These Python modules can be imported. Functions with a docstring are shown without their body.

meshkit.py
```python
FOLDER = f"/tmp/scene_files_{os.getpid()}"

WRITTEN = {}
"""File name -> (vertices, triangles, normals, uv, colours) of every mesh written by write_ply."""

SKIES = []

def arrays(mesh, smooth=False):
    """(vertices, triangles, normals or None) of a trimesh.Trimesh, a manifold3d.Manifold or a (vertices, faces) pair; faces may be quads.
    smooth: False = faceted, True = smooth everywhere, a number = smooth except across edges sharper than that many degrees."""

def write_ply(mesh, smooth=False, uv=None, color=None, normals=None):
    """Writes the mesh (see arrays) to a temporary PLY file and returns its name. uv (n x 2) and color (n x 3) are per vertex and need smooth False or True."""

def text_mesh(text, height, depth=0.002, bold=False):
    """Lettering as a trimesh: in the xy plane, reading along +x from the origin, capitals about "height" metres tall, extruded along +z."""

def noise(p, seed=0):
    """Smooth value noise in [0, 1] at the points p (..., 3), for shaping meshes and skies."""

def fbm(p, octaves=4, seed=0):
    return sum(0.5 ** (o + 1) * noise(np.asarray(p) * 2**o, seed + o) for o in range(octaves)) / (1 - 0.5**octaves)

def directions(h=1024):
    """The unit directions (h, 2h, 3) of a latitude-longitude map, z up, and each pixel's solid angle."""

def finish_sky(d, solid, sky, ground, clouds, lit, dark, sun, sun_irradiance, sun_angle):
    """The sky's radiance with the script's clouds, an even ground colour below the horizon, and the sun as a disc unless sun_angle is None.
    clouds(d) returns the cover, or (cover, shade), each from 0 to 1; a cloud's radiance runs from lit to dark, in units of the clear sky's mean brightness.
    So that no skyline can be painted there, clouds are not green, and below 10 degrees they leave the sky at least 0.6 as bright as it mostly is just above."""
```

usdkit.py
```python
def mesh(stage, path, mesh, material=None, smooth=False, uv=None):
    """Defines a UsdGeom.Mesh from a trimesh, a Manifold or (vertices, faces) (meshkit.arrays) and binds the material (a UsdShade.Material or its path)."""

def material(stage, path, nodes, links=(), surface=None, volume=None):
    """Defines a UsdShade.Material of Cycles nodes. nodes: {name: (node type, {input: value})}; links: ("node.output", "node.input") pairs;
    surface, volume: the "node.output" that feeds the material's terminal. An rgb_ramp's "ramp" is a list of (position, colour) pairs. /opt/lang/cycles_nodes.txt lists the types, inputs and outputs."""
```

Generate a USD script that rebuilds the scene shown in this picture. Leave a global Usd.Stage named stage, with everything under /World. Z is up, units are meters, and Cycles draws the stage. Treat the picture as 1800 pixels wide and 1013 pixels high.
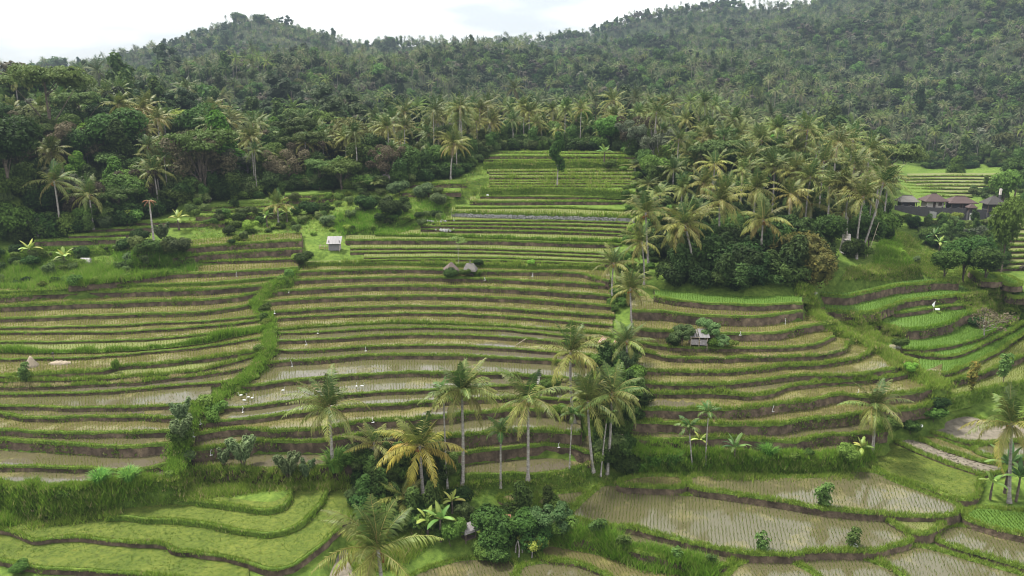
import math, random, numpy as np, trimesh, usdkit, meshkit
from pxr import Usd, UsdGeom, UsdLux, UsdShade, Gf, Sdf, Vt
from scipy.interpolate import LinearNDInterpolator, RegularGridInterpolator
from scipy.ndimage import gaussian_filter
from shapely.geometry import Polygon
import shapely

# ------------------------------------------------------------------ camera, sky, sun, exposure
stage = Usd.Stage.CreateInMemory()
UsdGeom.SetStageUpAxis(stage, 'Z')
UsdGeom.Xform.Define(stage, '/World')
UsdGeom.Scope.Define(stage, '/World/Looks')
HC = 40.0                                     # drone height above the valley floor
FPX = 900 / math.tan(math.radians(33))        # focal length in photograph pixels
PITCH = math.atan((506.5 - 150) / FPX)
EXPOSURE = 2.72
cam = UsdGeom.Camera.Define(stage, '/World/camera')
cam.CreateHorizontalApertureAttr(36.0)
cam.CreateVerticalApertureAttr(36.0 * 576 / 1024)
cam.CreateFocalLengthAttr(36.0 * FPX / 1800)
cam.CreateClippingRangeAttr(Gf.Vec2f(0.5, 20000))
cam.CreateExposureAttr(EXPOSURE)
cam.AddTranslateOp().Set(Gf.Vec3d(0, 0, HC))
cam.AddRotateXOp().Set(90 - math.degrees(PITCH))

SUN_EL, SUN_AZ = math.radians(62), math.radians(-60)     # bright overcast, faint sun from the upper left
usdkit.material(stage, '/World/Looks/sky_overcast', {
    'sky': ('sky_texture', {'sky_type': 'single_scattering', 'sun_disc': False, 'sun_elevation': SUN_EL, 'sun_rotation': SUN_AZ}),
    'tc': ('texture_coordinate', {}),
    'mp': ('mapping', {'mapping_type': 'point', 'scale': (1.6, 1.6, 7.0), 'location': (5.3, 1.2, 1.96)}),
    'n': ('noise_texture', {'scale': 1.6, 'detail': 4.0, 'roughness': 0.5}),
    'cr': ('rgb_ramp', {'ramp': [(0.0, (0.7, 0.73, 0.77)), (0.38, (0.95, 0.985, 1.02)), (0.52, (1.85, 1.84, 1.81)), (1.0, (2.1, 2.07, 2.02))]}),
    'mx': ('mix_color', {'fac': 0.96, 'use_clamp': False}), 'sz': ('separate_xyz', {}), 'zg': ('math', {'math_type': 'maximum', 'value2': 0.0}), 'zf': ('math', {'math_type': 'multiply_add', 'value2': 1.7, 'value3': 1.0}), 'cv': ('vector_math', {'math_type': 'scale'}),
    'bg': ('background_shader', {'strength': 0.1})},
    [('tc.generated', 'mp.vector'), ('mp.vector', 'n.vector'), ('n.fac', 'cr.fac'), ('sky.color', 'mx.a'), ('cr.color', 'cv.vector1'), ('tc.generated', 'sz.vector'), ('sz.z', 'zg.value1'), ('zg.value', 'zf.value1'), ('zf.value', 'cv.scale'), ('cv.vector', 'mx.b'), ('mx.result', 'bg.color')],
    surface='bg.background')
dome = UsdLux.DomeLight.Define(stage, '/World/sky')
UsdShade.MaterialBindingAPI.Apply(dome.GetPrim()).Bind(UsdShade.Material.Get(stage, '/World/Looks/sky_overcast'))
sun = UsdLux.DistantLight.Define(stage, '/World/sun')
sun.CreateIntensityAttr(0.4)
sun.CreateAngleAttr(10.0)
sun.CreateNormalizeAttr(True)
sun.CreateColorAttr(Gf.Vec3f(1.0, 0.96, 0.88))
_d = np.array([math.sin(SUN_AZ) * math.cos(SUN_EL), math.cos(SUN_AZ) * math.cos(SUN_EL), math.sin(SUN_EL)])
_q = trimesh.geometry.align_vectors([0, 0, 1], _d)
sun.AddTransformOp().Set(Gf.Matrix4d(*_q.T.ravel().tolist()))

# ------------------------------------------------------------------ helpers
def ray(x, y):
    u = (np.asarray(x, float) - 900) / FPX; v = (506.5 - np.asarray(y, float)) / FPX
    return np.stack([u, math.cos(PITCH) + v * math.sin(PITCH), -math.sin(PITCH) + v * math.cos(PITCH)], -1)
def onz(x, y, z):                              # the point of the ray through a photograph pixel at height z
    d = ray(x, y); t = (z - HC) / np.minimum(d[..., 2], -1e-3)
    return d * t[..., None] + np.array([0, 0, HC])
def onr(x, y, r):                              # the same at ground distance r
    d = ray(x, y); t = r / np.hypot(d[..., 0], d[..., 1])
    return d * np.asarray(t)[..., None] + np.array([0, 0, HC])
def topx(P):
    q = np.asarray(P, float) - [0, 0, HC]
    w = q[..., 1] * math.cos(PITCH) - q[..., 2] * math.sin(PITCH)
    return 900 + FPX * q[..., 0] / w, 506.5 - FPX * (q[..., 1] * math.sin(PITCH) + q[..., 2] * math.cos(PITCH)) / w
S5, S3 = 360 / 1796., 600 / 1788.
TILE = {'a': (0, 440), 'b': (0, 643), 'c': (360, 440), 'd': (360, 643), 'e': (720, 440), 'f': (720, 643), 'g': (1080, 500), 'h': (1080, 643),
        'i': (1440, 400), 'j': (1440, 540), 'k': (1440, 643), 'l': (760, 260), 'm': (360, 300), 'n': (0, 330)}
TILE3 = {'q': (0, 673), 'r': (600, 673), 's': (1200, 673)}
def L(s):                                      # survey notes -> photograph pixels
    out, o, sc = [], (0, 0), 1
    for t in s.split():
        if t in TILE: o, sc = TILE[t], S5
        elif t in TILE3: o, sc = TILE3[t], S3
        elif t == 'p': o, sc = (0, 0), 1
        else:
            x, y = t.split(','); out.append((o[0] + float(x) * sc, o[1] + float(y) * sc))
    return np.array(out)
used = {}
def free(parent, name):
    k = (parent, name); used[k] = used.get(k, 0) + 1
    return f'{parent}/{name}' + ('' if used[k] == 1 else f'_{used[k] - 1:03d}')
def tag(prim, label=None, cat=None, group=None, kind=None):
    for k, v in (('label', label), ('category', cat), ('group', group), ('kind', kind)):
        if v: prim.SetCustomDataByKey(k, v)
    return prim
def setcol(m, col):
    UsdGeom.PrimvarsAPI(m).CreatePrimvar('tint', Sdf.ValueTypeNames.Color3fArray, 'vertex').Set(Vt.Vec3fArray.FromNumpy(np.ascontiguousarray(col, np.float32)))
def put(name, v, f, mat, parent='/World', col=None, smooth=False, **t):
    parent = str(parent.GetPath()) if hasattr(parent, 'GetPath') else parent
    v, f = np.asarray(v, float), np.asarray(f, int)
    m = usdkit.mesh(stage, free(parent, name), (v, f), f'/World/Looks/{mat}', smooth=smooth)
    if col is not None: setcol(m, col)
    tag(m.GetPrim(), **t)
    return m.GetPrim()
def putm(name, mesh, mat, parent='/World', smooth=False, **t):
    if isinstance(mesh, (list, tuple)): mesh = trimesh.util.concatenate(mesh)
    return put(name, mesh.vertices, mesh.faces, mat, parent, smooth=smooth, **t)
def group_xf(name, loc=(0, 0, 0), rz=0.0, sc=1.0, tilt=None, parent='/World', **t):
    x = UsdGeom.Xform.Define(stage, free(parent, name))
    x.AddTranslateOp().Set(Gf.Vec3d(*map(float, loc)))
    if tilt is not None:
        x.AddRotateXYZOp().Set(Gf.Vec3f(float(tilt[0]), float(tilt[1]), 0.0))
    if rz: x.AddRotateZOp().Set(float(rz))
    if np.ndim(sc) or sc != 1.0:
        s = np.broadcast_to(sc, 3); x.AddScaleOp().Set(Gf.Vec3f(*map(float, s)))
    return tag(x.GetPrim(), **t)
stage.CreateClassPrim('/World/library')
def proto(name):
    return UsdGeom.Xform.Define(stage, f'/World/library/{name}').GetPrim()
def place(name, pr, loc, rz=0.0, sc=1.0, tilt=None, **t):
    x = group_xf(name, loc, rz, sc, tilt, **t)
    x.GetReferences().AddInternalReference(f'/World/library/{pr}')
    x.SetInstanceable(True)
    return x
def mixc(a, b, t):
    t = np.asarray(t)[..., None]; return np.asarray(a) * (1 - t) + np.asarray(b) * t

# ------------------------------------------------------------------ materials
def M(name, nodes, links, surf='p.BSDF', volume=None):
    return usdkit.material(stage, f'/World/Looks/{name}', nodes, links, surface=surf, volume=volume)
def plant_mat(name, rough=0.65, trans=0.28, spec=0.07, hue=0.02, val=0.48, nscale=0.0):
    M(name, {'a': ('attribute', {'attribute': 'tint'}), 'o': ('object_info', {}),
             'h': ('map_range', {'from_min': 0, 'from_max': 1, 'to_min': 0.492 - hue, 'to_max': 0.492 + hue}),
             'w': ('math', {'math_type': 'multiply', 'value2': 7.31}), 'fr': ('math', {'math_type': 'fraction'}),
             'v': ('map_range', {'from_min': 0, 'from_max': 1, 'to_min': 1 - val, 'to_max': 1 + val}),
             'hs': ('hsv', {'saturation': 1.0}),
             'p': ('principled_bsdf', {'roughness': rough, 'specular_ior_level': spec}), 't': ('translucent_bsdf', {}), 'm': ('mix_closure', {'fac': trans})},
      [('o.random', 'h.value'), ('o.random', 'w.value1'), ('w.value', 'fr.value1'), ('fr.value', 'v.value'), ('h.result', 'hs.hue'), ('v.result', 'hs.value'),
       ('a.color', 'hs.color'), ('hs.color', 'p.base_color'), ('hs.color', 't.color'), ('p.BSDF', 'm.closure1'), ('t.BSDF', 'm.closure2')], surf='m.closure')
plant_mat('leaf')
plant_mat('grass_blade', hue=0.0, val=0.0, trans=0.35)
plant_mat('palm_leaf', rough=0.5, spec=0.16, hue=0.03, val=0.3, trans=0.2)
def noise_mat(name, stops, scale, rough=0.95, spec=0.05, bump=0.3, bscale=None, bdist=0.05, detail=5, stretch=(1, 1, 1), scale2=None, stops2=None, mixf=0.5):
    n = {'g': ('geometry', {}), 'mp': ('mapping', {'scale': stretch}), 'n': ('noise_texture', {'scale': scale, 'detail': detail, 'roughness': 0.6}),
         'r': ('rgb_ramp', {'ramp': stops}), 'b': ('noise_texture', {'scale': bscale or scale * 6, 'detail': 4}), 'bu': ('bump', {'strength': bump, 'distance': bdist}),
         'p': ('principled_bsdf', {'roughness': rough, 'specular_ior_level': spec})}
    l = [('g.position', 'mp.vector'), ('mp.vector', 'n.vector'), ('g.position', 'b.vector'), ('n.fac', 'r.fac'), ('b.fac', 'bu.height'), ('bu.normal', 'p.normal')]
    if stops2:
        n |= {'n2': ('noise_texture', {'scale': scale2, 'detail': 3}), 'r2': ('rgb_ramp', {'ramp': stops2}), 'mx': ('mix', {'mix_type': 'multiply', 'fac': 1.0})}
        l += [('g.position', 'n2.vector'), ('n2.fac', 'r2.fac'), ('r.color', 'mx.color1'), ('r2.color', 'mx.color2'), ('mx.color', 'p.base_color')]
    else: l += [('r.color', 'p.base_color')]
    M(name, n, l)
noise_mat('soil', [(0.25, (0.026, 0.02, 0.014)), (0.48, (0.058, 0.045, 0.032)), (0.66, (0.105, 0.081, 0.055)), (0.8, (0.07, 0.064, 0.028)), (0.9, (0.045, 0.066, 0.018))], 1.3, bump=0.8, bscale=3.5, bdist=0.15,
          stretch=(1, 1, 0.6), scale2=0.35, stops2=[(0.3, (0.7, 0.7, 0.72)), (0.7, (1.25, 1.2, 1.15))])
noise_mat('turf', [(0.25, (0.03, 0.05, 0.01)), (0.5, (0.062, 0.1, 0.018)), (0.75, (0.105, 0.145, 0.028))], 1.8, bump=0.9, bscale=9, bdist=0.1,
          scale2=0.25, stops2=[(0.3, (0.8, 0.85, 0.8)), (0.7, (1.2, 1.12, 1.1))])
noise_mat('fallow_turf', [(0.25, (0.03, 0.036, 0.011)), (0.45, (0.052, 0.072, 0.014)), (0.7, (0.085, 0.098, 0.02)), (0.85, (0.1, 0.095, 0.035))], 2.6, bump=0.7, bscale=12, bdist=0.06, detail=8,
          scale2=0.35, stops2=[(0.3, (0.78, 0.84, 0.8)), (0.7, (1.15, 1.1, 1.1))])
noise_mat('forest_floor', [(0.3, (0.01, 0.014, 0.007)), (0.55, (0.02, 0.028, 0.01)), (0.75, (0.035, 0.045, 0.018))], 0.35, bump=0.5, bscale=2, bdist=0.3)
noise_mat('plowed_mud', [(0.3, (0.07, 0.062, 0.047)), (0.6, (0.125, 0.11, 0.085))], 1.6, bump=0.9, bscale=4, bdist=0.15)
noise_mat('stone_wall', [(0.3, (0.07, 0.07, 0.068)), (0.6, (0.17, 0.165, 0.16))], 3, bump=0.5)
def paddy_mat(name, mud, weed, water, rlo, rhi, wlo=0.42, whi=0.6, spec=0.5):
    # shallow brown water with mud just under or just above it
    M(name, {'g': ('geometry', {}), 'n': ('noise_texture', {'scale': 0.33, 'detail': 5, 'roughness': 0.55}), 'n2': ('noise_texture', {'scale': 2.2, 'detail': 4}),
             'ad': ('math', {'math_type': 'multiply_add', 'value2': 0.35, 'value3': 0.0}), 'su': ('math', {'math_type': 'add'}),
             'c': ('rgb_ramp', {'ramp': [(0.3, mud), (0.75, weed)]}), 'wet': ('map_range', {'from_min': wlo + 0.175, 'from_max': whi + 0.175, 'clamp': True}),
             'cm': ('mix', {'color2': water}), 'ro': ('map_range', {'to_min': rhi, 'to_max': rlo}),
             'b': ('noise_texture', {'scale': 9, 'detail': 3}), 'iw': ('map_range', {'to_min': 0.5, 'to_max': 0.04}), 'bu': ('bump', {'distance': 0.04}),
             'p': ('principled_bsdf', {'ior': 1.42, 'specular_ior_level': spec})},
      [('g.position', 'n.vector'), ('g.position', 'n2.vector'), ('g.position', 'b.vector'), ('n2.fac', 'ad.value1'), ('ad.value', 'su.value1'), ('n.fac', 'su.value2'),
       ('su.value', 'wet.value'), ('n2.fac', 'c.fac'), ('c.color', 'cm.color1'), ('wet.result', 'cm.fac'), ('cm.color', 'p.base_color'), ('wet.result', 'ro.value'), ('ro.result', 'p.roughness'),
       ('wet.result', 'iw.value'), ('iw.result', 'bu.strength'), ('b.fac', 'bu.height'), ('bu.normal', 'p.normal')])
paddy_mat('paddy_shallow', (0.092, 0.078, 0.034), (0.1, 0.096, 0.03), (0.062, 0.054, 0.024), 0.04, 0.3, 0.4, 0.55)
paddy_mat('paddy_flooded', (0.085, 0.073, 0.036), (0.1, 0.092, 0.035), (0.055, 0.05, 0.026), 0.02, 0.18, 0.32, 0.46)
paddy_mat('paddy_green', (0.085, 0.088, 0.03), (0.085, 0.108, 0.026), (0.07, 0.068, 0.03), 0.3, 0.7, 0.55, 0.75, spec=0.12)
paddy_mat('paddy_young', (0.04, 0.075, 0.013), (0.055, 0.1, 0.016), (0.05, 0.085, 0.016), 0.5, 0.8, 0.6, 0.8, spec=0.08)
noise_mat('bark', [(0.3, (0.1, 0.088, 0.075)), (0.6, (0.22, 0.205, 0.185)), (0.75, (0.3, 0.285, 0.26))], 2.0, stretch=(1, 1, 3), bump=0.6, bscale=10)
noise_mat('dark_bark', [(0.3, (0.035, 0.028, 0.022)), (0.65, (0.11, 0.09, 0.07))], 2.5, stretch=(1, 1, 2), bump=0.6)

M('open_water', {'g': ('geometry', {}), 'b': ('noise_texture', {'scale': 3, 'detail': 2}), 'bu': ('bump', {'strength': .05, 'distance': .02}), 'p': ('principled_bsdf', {'base_color': (.06, .052, .035), 'roughness': .03, 'ior': 1.42})}, [('g.position', 'b.vector'), ('b.fac', 'bu.height'), ('bu.normal', 'p.normal')])
A=[
('A20','p -60,850 0,852 100,858 200,848 300,840 340,832','p 150,902'),
('A19','b -200,880 0,880 400,885 700,890 1000,920 1200,915 1300,900 1430,860 1600,850','b 400,945 1000,962'),
('A18','b -200,635 0,640 300,660 600,675 900,700 1100,705 1250,695 1450,680 1650,680','b 400,775 1000,795'),
('A17','b -200,555 0,558 300,575 600,585 900,580 1200,580 1480,570 1700,560','b 400,635 1000,635'),
('A16','b -200,400 0,405 50,420 200,450 500,455 750,440 1000,445 1200,440 1500,455 1590,445 1750,425','b 300,495 1000,490'),
('A15','b -200,345 0,350 300,355 600,370 900,365 1200,360 1500,345 1700,325 1850,310','b 400,400 1000,400'),
('A14','b -200,250 0,248 400,245 700,235 1000,220 1300,195 1600,165 1796,155 d 240,130 400,100','b 400,280 1200,227'),
('A13','b -200,185 0,185 400,180 900,155 1200,143 1796,75 d 350,20 470,-10','b 500,205 1500,138'),
('A12','b -200,140 0,138 160,135 500,125 900,115 1250,85 1500,70 1796,30 c 300,970 440,925 560,900','b 1500,92'),
('A11','b -200,92 0,90 130,88 350,70 900,40 a 1050,1010 1400,990 1796,945 c 450,880 560,870','b 0,135 c 100,968'),
('A10','a -200,955 0,955 300,950 700,945 1000,920 1300,895 1500,875 1796,845 c 200,815 480,770 600,750','a 600,967 1000,943 c 200,840'),
('A9','a -200,890 0,890 400,900 900,890 1300,865 1796,815 c 250,755 500,710 600,690','a 400,912 900,905'),
('A8','a -200,803 0,803 500,805 800,795 1000,790 1200,785 1500,765 1796,735 c 200,705 500,665 620,650','a 600,820 1500,788'),
('A7','a -200,722 0,720 300,718 700,715 950,720 1300,700 1500,690 1780,665 c 200,650 500,610 620,590','a 600,745 1400,717'),
('A6','a -200,682 0,680 400,675 700,665 1100,655 1300,640 1600,630 1770,622 c 250,600 460,575 560,560','a 400,697 1100,677'),
('A5','a -200,600 0,595 400,585 700,570 1000,563 1250,553 1500,550 1796,535 c 300,495 420,465 520,440','a 500,615 900,602 c 200,550'),
('A4','a -200,495 0,490 430,470 800,460 1000,455 1400,438 1796,430 c 300,400 420,375 560,350','a 500,522 1000,506 1600,490'),
('A3','a -200,412 0,405 250,390 430,372 770,362 1100,355 1400,350 1796,340 c 300,320 500,305 700,270','a 400,433 1000,413 1600,400'),
('A2','a -200,370 0,362 500,345 840,325 1100,305 1400,298 1796,285 c 300,262 735,225','a 1400,322 300,385'),
('A1','a 600,300 1000,270 1360,225 1500,200 1796,195 c 300,180 690,158 820,145','a 1600,243 c 300,226'),
('F3','c -500,125 0,100 300,90 850,75 1100,68','c 300,118'),
('F2','m -600,790 0,725 200,715 500,695 900,680 1050,690','m 0,793 400,775'),
('F1','m -600,720 0,655 300,635 600,615 850,605 1000,600','m 0,712 400,700'),
]
B=[
('B18','f 330,960 600,955 850,940 1100,950 1300,935 1590,860 1700,850','p 890,857'),
('B17','d -80,890 400,900 700,905 1030,870 1500,815 f 200,790 410,770 600,740 900,710 1200,690 1400,690 1590,765','f 560,852 800,850'),
('B16','d -120,740 0,720 300,680 450,650 600,655 900,660 1100,645 1400,585 f 0,600 330,620 500,600 700,580 900,560 1230,565 1500,590','f 500,730 800,692 d 900,760'),
('B15','d -120,600 0,575 250,540 400,545 600,568 800,560 1000,545 1200,515 1450,470 f 0,468 250,450 400,430 550,400 800,390 1000,375 1250,385 1500,400','d 300,605 900,602 f 850,495'),
('B14','d -120,510 0,490 300,465 500,440 800,405 1000,380 1300,355 1600,340 1796,330 f 0,312 300,305 600,290 900,270 1200,280 1500,300','d 400,502 1400,402'),
('B13','d -60,385 50,372 350,362 600,325 850,295 1200,255 1500,230 1796,218 f 200,210 600,185 850,170 1300,190 1500,210','d 400,390 1200,290'),
('B12','d 200,190 360,170 500,160 700,130 1000,100 1300,75 1796,55 f 300,58 600,65 900,70 1400,105 1600,120','d 600,190 1300,125'),
('B11','c 440,1000 560,980 700,970 1000,955 1300,925 1500,915 1796,912 e 400,915 700,930 1000,950 1170,955 1500,985 1700,1000','c 1500,958 e 500,965'),
('B10','c 500,880 610,870 800,882 1000,870 1300,850 1796,830 e 400,835 700,850 1000,870 1220,885 1500,910 1750,930','c 900,907 e 500,870'),
('B9','c 500,805 600,795 900,785 1300,765 1500,750 1796,740 e 300,740 600,745 900,765 1200,790 1350,800 1750,840','c 900,820 e 500,775'),
('B8','c 500,735 620,725 900,720 1200,700 1500,685 1796,680 e 0,675 400,680 800,695 1100,720 1250,735 1750,790','c 1300,716 e 500,706'),
('B7','c 540,710 650,690 900,670 1200,650 1500,635 1796,630 e 400,640 800,655 1100,680 1290,695 1600,720 1780,740','c 1796,647 e 700,665'),
('B6','c 500,615 610,600 900,580 1300,560 1796,548 e 400,555 800,575 1100,595 1300,615 1780,660','c 1000,612 e 500,582'),
('B5','c 430,560 530,545 800,525 1100,505 1500,490 1796,483 e 400,490 800,505 1100,525 1300,540 1796,575','c 900,560 e 500,522'),
('B4','c 400,465 500,450 700,435 1000,415 1300,405 1796,395 e 400,400 900,415 1300,445 1600,470 1796,485','c 800,475 e 500,445'),
('B3','c 520,365 620,352 800,345 1000,330 1300,315 1796,305 e 300,315 700,325 1100,345 1400,370 1680,385 1796,400','c 900,390 e 500,365'),
('B2','c 680,265 780,258 1200,245 1600,232 1796,232 e 200,235 700,245 1000,262 1300,275 1600,293 1796,310','c 1200,286 e 800,292'),
('B1','c 740,195 840,185 1100,175 1500,165 1796,160 e 200,165 700,180 1000,185 1250,185 1500,200 1600,225 1750,270','c 1200,216 e 1000,226'),
('E1','c 900,115 1300,110 1560,105 1796,110 e 300,120 700,125 1100,140 1400,133 1700,150','e 1100,168'),
('E2','l -600,985 0,975 500,985 900,995 1400,1013 1560,1020','l 700,1010'),
('E3','l -600,962 0,955 500,960 900,972 1200,980 1460,990 1600,1000','l 700,980'),
('E4','l -720,915 0,908 500,915 900,930 1200,940 1500,955 1650,965','l 700,941'),
('E5','l -720,882 0,878 500,885 900,900 1200,910 1550,925 1700,935','l 700,910'),
('E6','l -760,805 0,805 500,808 900,820 1200,830 1550,840 1750,850','l 500,853 1000,868'),
('E7','l -500,762 0,768 500,785 1000,800 1580,820 1750,825','l 500,800'),
('E8','l -100,712 0,715 200,725 700,728 1000,735 1400,745 1700,760 1800,765','l 700,752'),
('E9','l -100,685 0,685 500,690 1000,700 1400,715 1650,725 1800,735','l 700,718'),
('E10','l 0,660 500,662 1000,668 1400,675 1750,690 1850,695','l 700,685'),
('E11','l 100,630 180,630 700,635 1200,640 1750,655 1850,660','l 700,653'),
('E12','l 170,560 240,565 700,578 1100,588 1500,598 1740,605 1850,610','l 500,622 1000,627'),
('E13','l 200,520 600,520 1100,518 1700,545 1850,550','l 700,535'),
('E14','l 330,468 650,470 1200,465 1700,468 1850,470','l 1500,503'),
('E15','l 420,420 800,422 1200,428 1700,430 1850,432','l 500,447 1500,457'),
('E16','l 420,362 640,362 1000,355 1400,368 1700,385 1850,390','l 900,412'),
('E17','l 500,335 1000,332 1400,335 1850,335','l 1000,345'),
('E18','l 500,310 1000,308 1500,306 1850,306','l 1000,323'),
('E19','l 500,290 1000,288 1850,290','l 1000,299'),
('E20','l 500,255 1000,256 1850,255','l 1000,279'),
('E21','l 500,228 1020,228 1850,230','l 1200,240'),
('E22','l 480,205 1090,200 1850,195','l 1200,212'),
('E23','l 450,132 900,130 1300,125 1850,128','l 900,185'),
('E24','l 450,107 900,105 1850,105','l 900,120'),
('E25','l 440,70 700,68 1310,72 1850,75','l 900,98'),
('E26','l 420,38 1030,42 1850,45','l 900,52'),
]
C=[
('C12','h -40,750 300,760 800,775 1300,790 1796,800 k 300,790','p 1250,834'),
('C11','h 50,620 150,630 500,640 700,640 1000,612 1200,640 1600,660 1700,635 1796,610 k 250,590 420,580 600,560','h 600,720 1000,722'),
('C10','h 50,475 130,480 400,490 700,505 1000,505 1300,515 1500,505 1620,470 1796,450 k 150,440 350,410 600,385 760,380 900,350 1000,345 1100,330','h 500,600 1000,602'),
('C9','h 100,370 200,375 640,375 1000,375 1250,355 1400,330 1700,305 1796,280 j 190,745 280,770 440,775 600,765 800,750 1000,710 1080,660','h 600,465 1300,440'),
('C8','h 130,215 230,225 450,240 800,235 1000,240 1150,260 1300,250 1420,232 1500,185 1796,140 j 300,640 600,610 760,585 800,570','h 700,300 1450,245'),
('C7','g 170,845 270,855 450,870 700,875 1000,870 1300,830 1600,790 1796,795 j 300,590 500,560 640,535 720,500','g 600,925'),
('C6','g 200,745 300,755 600,760 950,765 1200,745 1450,710 1796,700 j 50,490 250,460 430,415 470,370 490,340','g 700,806 1100,790'),
('C5','g 150,540 220,565 330,600 450,635 700,640 1000,640 1200,630 1500,630 1796,615 j 150,390 240,355 258,300 265,270','g 700,690 1000,690'),
('C4','g 150,480 300,520 500,550 1000,553 1200,550 1450,553 1600,540 1796,520 j 100,265 140,245','g 1200,592'),
('C3','g 150,380 400,400 700,420 990,425 1150,425 1350,425 1500,410 1600,380 1700,358 1760,350 1850,340','g 1300,500'),
('C2','g 150,225 250,230 420,225 520,245 700,265 1000,275 1200,280 1400,265 1520,240 1650,225','g 900,360 1300,370'),
('C1','g 350,95 440,115 600,140 800,160 1000,170 1300,175 1500,165 1650,160','g 900,225'),
]
D=[
('D12','k 580,330 840,330 1000,320 1200,270 1350,235 1500,190 1796,150 1900,130','k 850,440'),
('D11','j 780,690 900,700 1080,655 1300,610 1420,580 1600,505 1796,420 1900,380','j 1200,700'),
('D10','j 880,560 1070,590 1190,565 1330,500 1450,450 1580,390 1700,300 1796,240 1900,190','j 1150,610'),
('D9','j 740,395 950,430 1080,440 1250,415 1450,320 1620,240 1796,140 1900,90','j 1090,465 1300,425'),
('D5','j 500,320 580,340 800,370 960,370 1200,330 1400,270 1560,190 1700,110 1796,60','j 1000,400 1300,330'),
('D4','i 350,830 480,835 600,862 750,890 900,890 1150,840 1240,780 1400,720 1600,640','i 770,985 950,975'),
('D3','i 560,745 640,745 800,735 1000,700 1290,670 1450,630 1600,560','i 820,777 1050,742'),
('D2','i 40,725 110,730 300,750 500,740 600,700 720,650 900,620 1300,590 1440,560','i 300,822'),
('D1','i 20,590 130,600 250,605 450,560 680,510 870,490 1100,470 1220,480','i 400,640 700,600'),
]

# ------------------------------------------------------------------ the terraces: rim lines surveyed in the photograph, heights follow from the risers
BAT = 0.15
G = [
('G4', 'q -150,900 20,930 180,965 300,975 500,985 700,1000 850,1013 1100,1045 1300,1080', 'q 300,1003'),
('G3', 'q -150,740 60,775 170,828 270,815 420,805 640,830 870,845 900,872 1000,890 1150,905 1300,940 1430,980 1540,960 1700,840 1788,750 1900,640 1960,590', 'q 640,862 1300,968'),
('G2', 'q 560,700 655,695 760,715 950,720 1100,745 1250,775 1400,790 1500,775 1600,720 1690,620 1730,540', 'q 950,745 1250,802'),
('G1', 'q 840,600 900,610 1000,615 1150,635 1280,655 1400,670 1480,650 1520,610 1530,540', 'q 1150,662'),
]
W = [('F10', 'n -300,610 0,600 300,590 600,570 900,550 1000,545', 5), ('F11', 'n 150,535 210,535 600,545 980,530 1050,520', 4), ('F12', 'n 300,466 350,462 700,455 1100,445', 6),
     ('F13', 'n 600,418 670,415 1000,405 1140,398', 5), ('F14', 'n 930,355 980,350 1300,345 1380,345', 6), ('F15', 'n 1100,302 1155,300 1450,297 1796,300', 6), ('F16', 'm -120,318 0,315 500,305 600,300', 4),
     ('F17', 'm 60,355 100,352 350,345 570,335 620,330', 7), ('F18', 'm -80,398 0,395 300,388 560,380 650,372', 4), ('F19', 'm 700,215 770,215 1060,208 1120,205', 5), ('F21', 'm -150,452 0,455 170,458', 5), ('F22', 'l -330,314 0,312 300,308', 5), ('F23', 'l -260,388 0,386 250,384', 5), ('F24', 'm 200,282 400,278 560,272', 4), ('F25', 'n 500,372 700,368 960,362', 4), ('F20', 'm 680,256 740,255 1060,245 1120,240', 5)]
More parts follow.
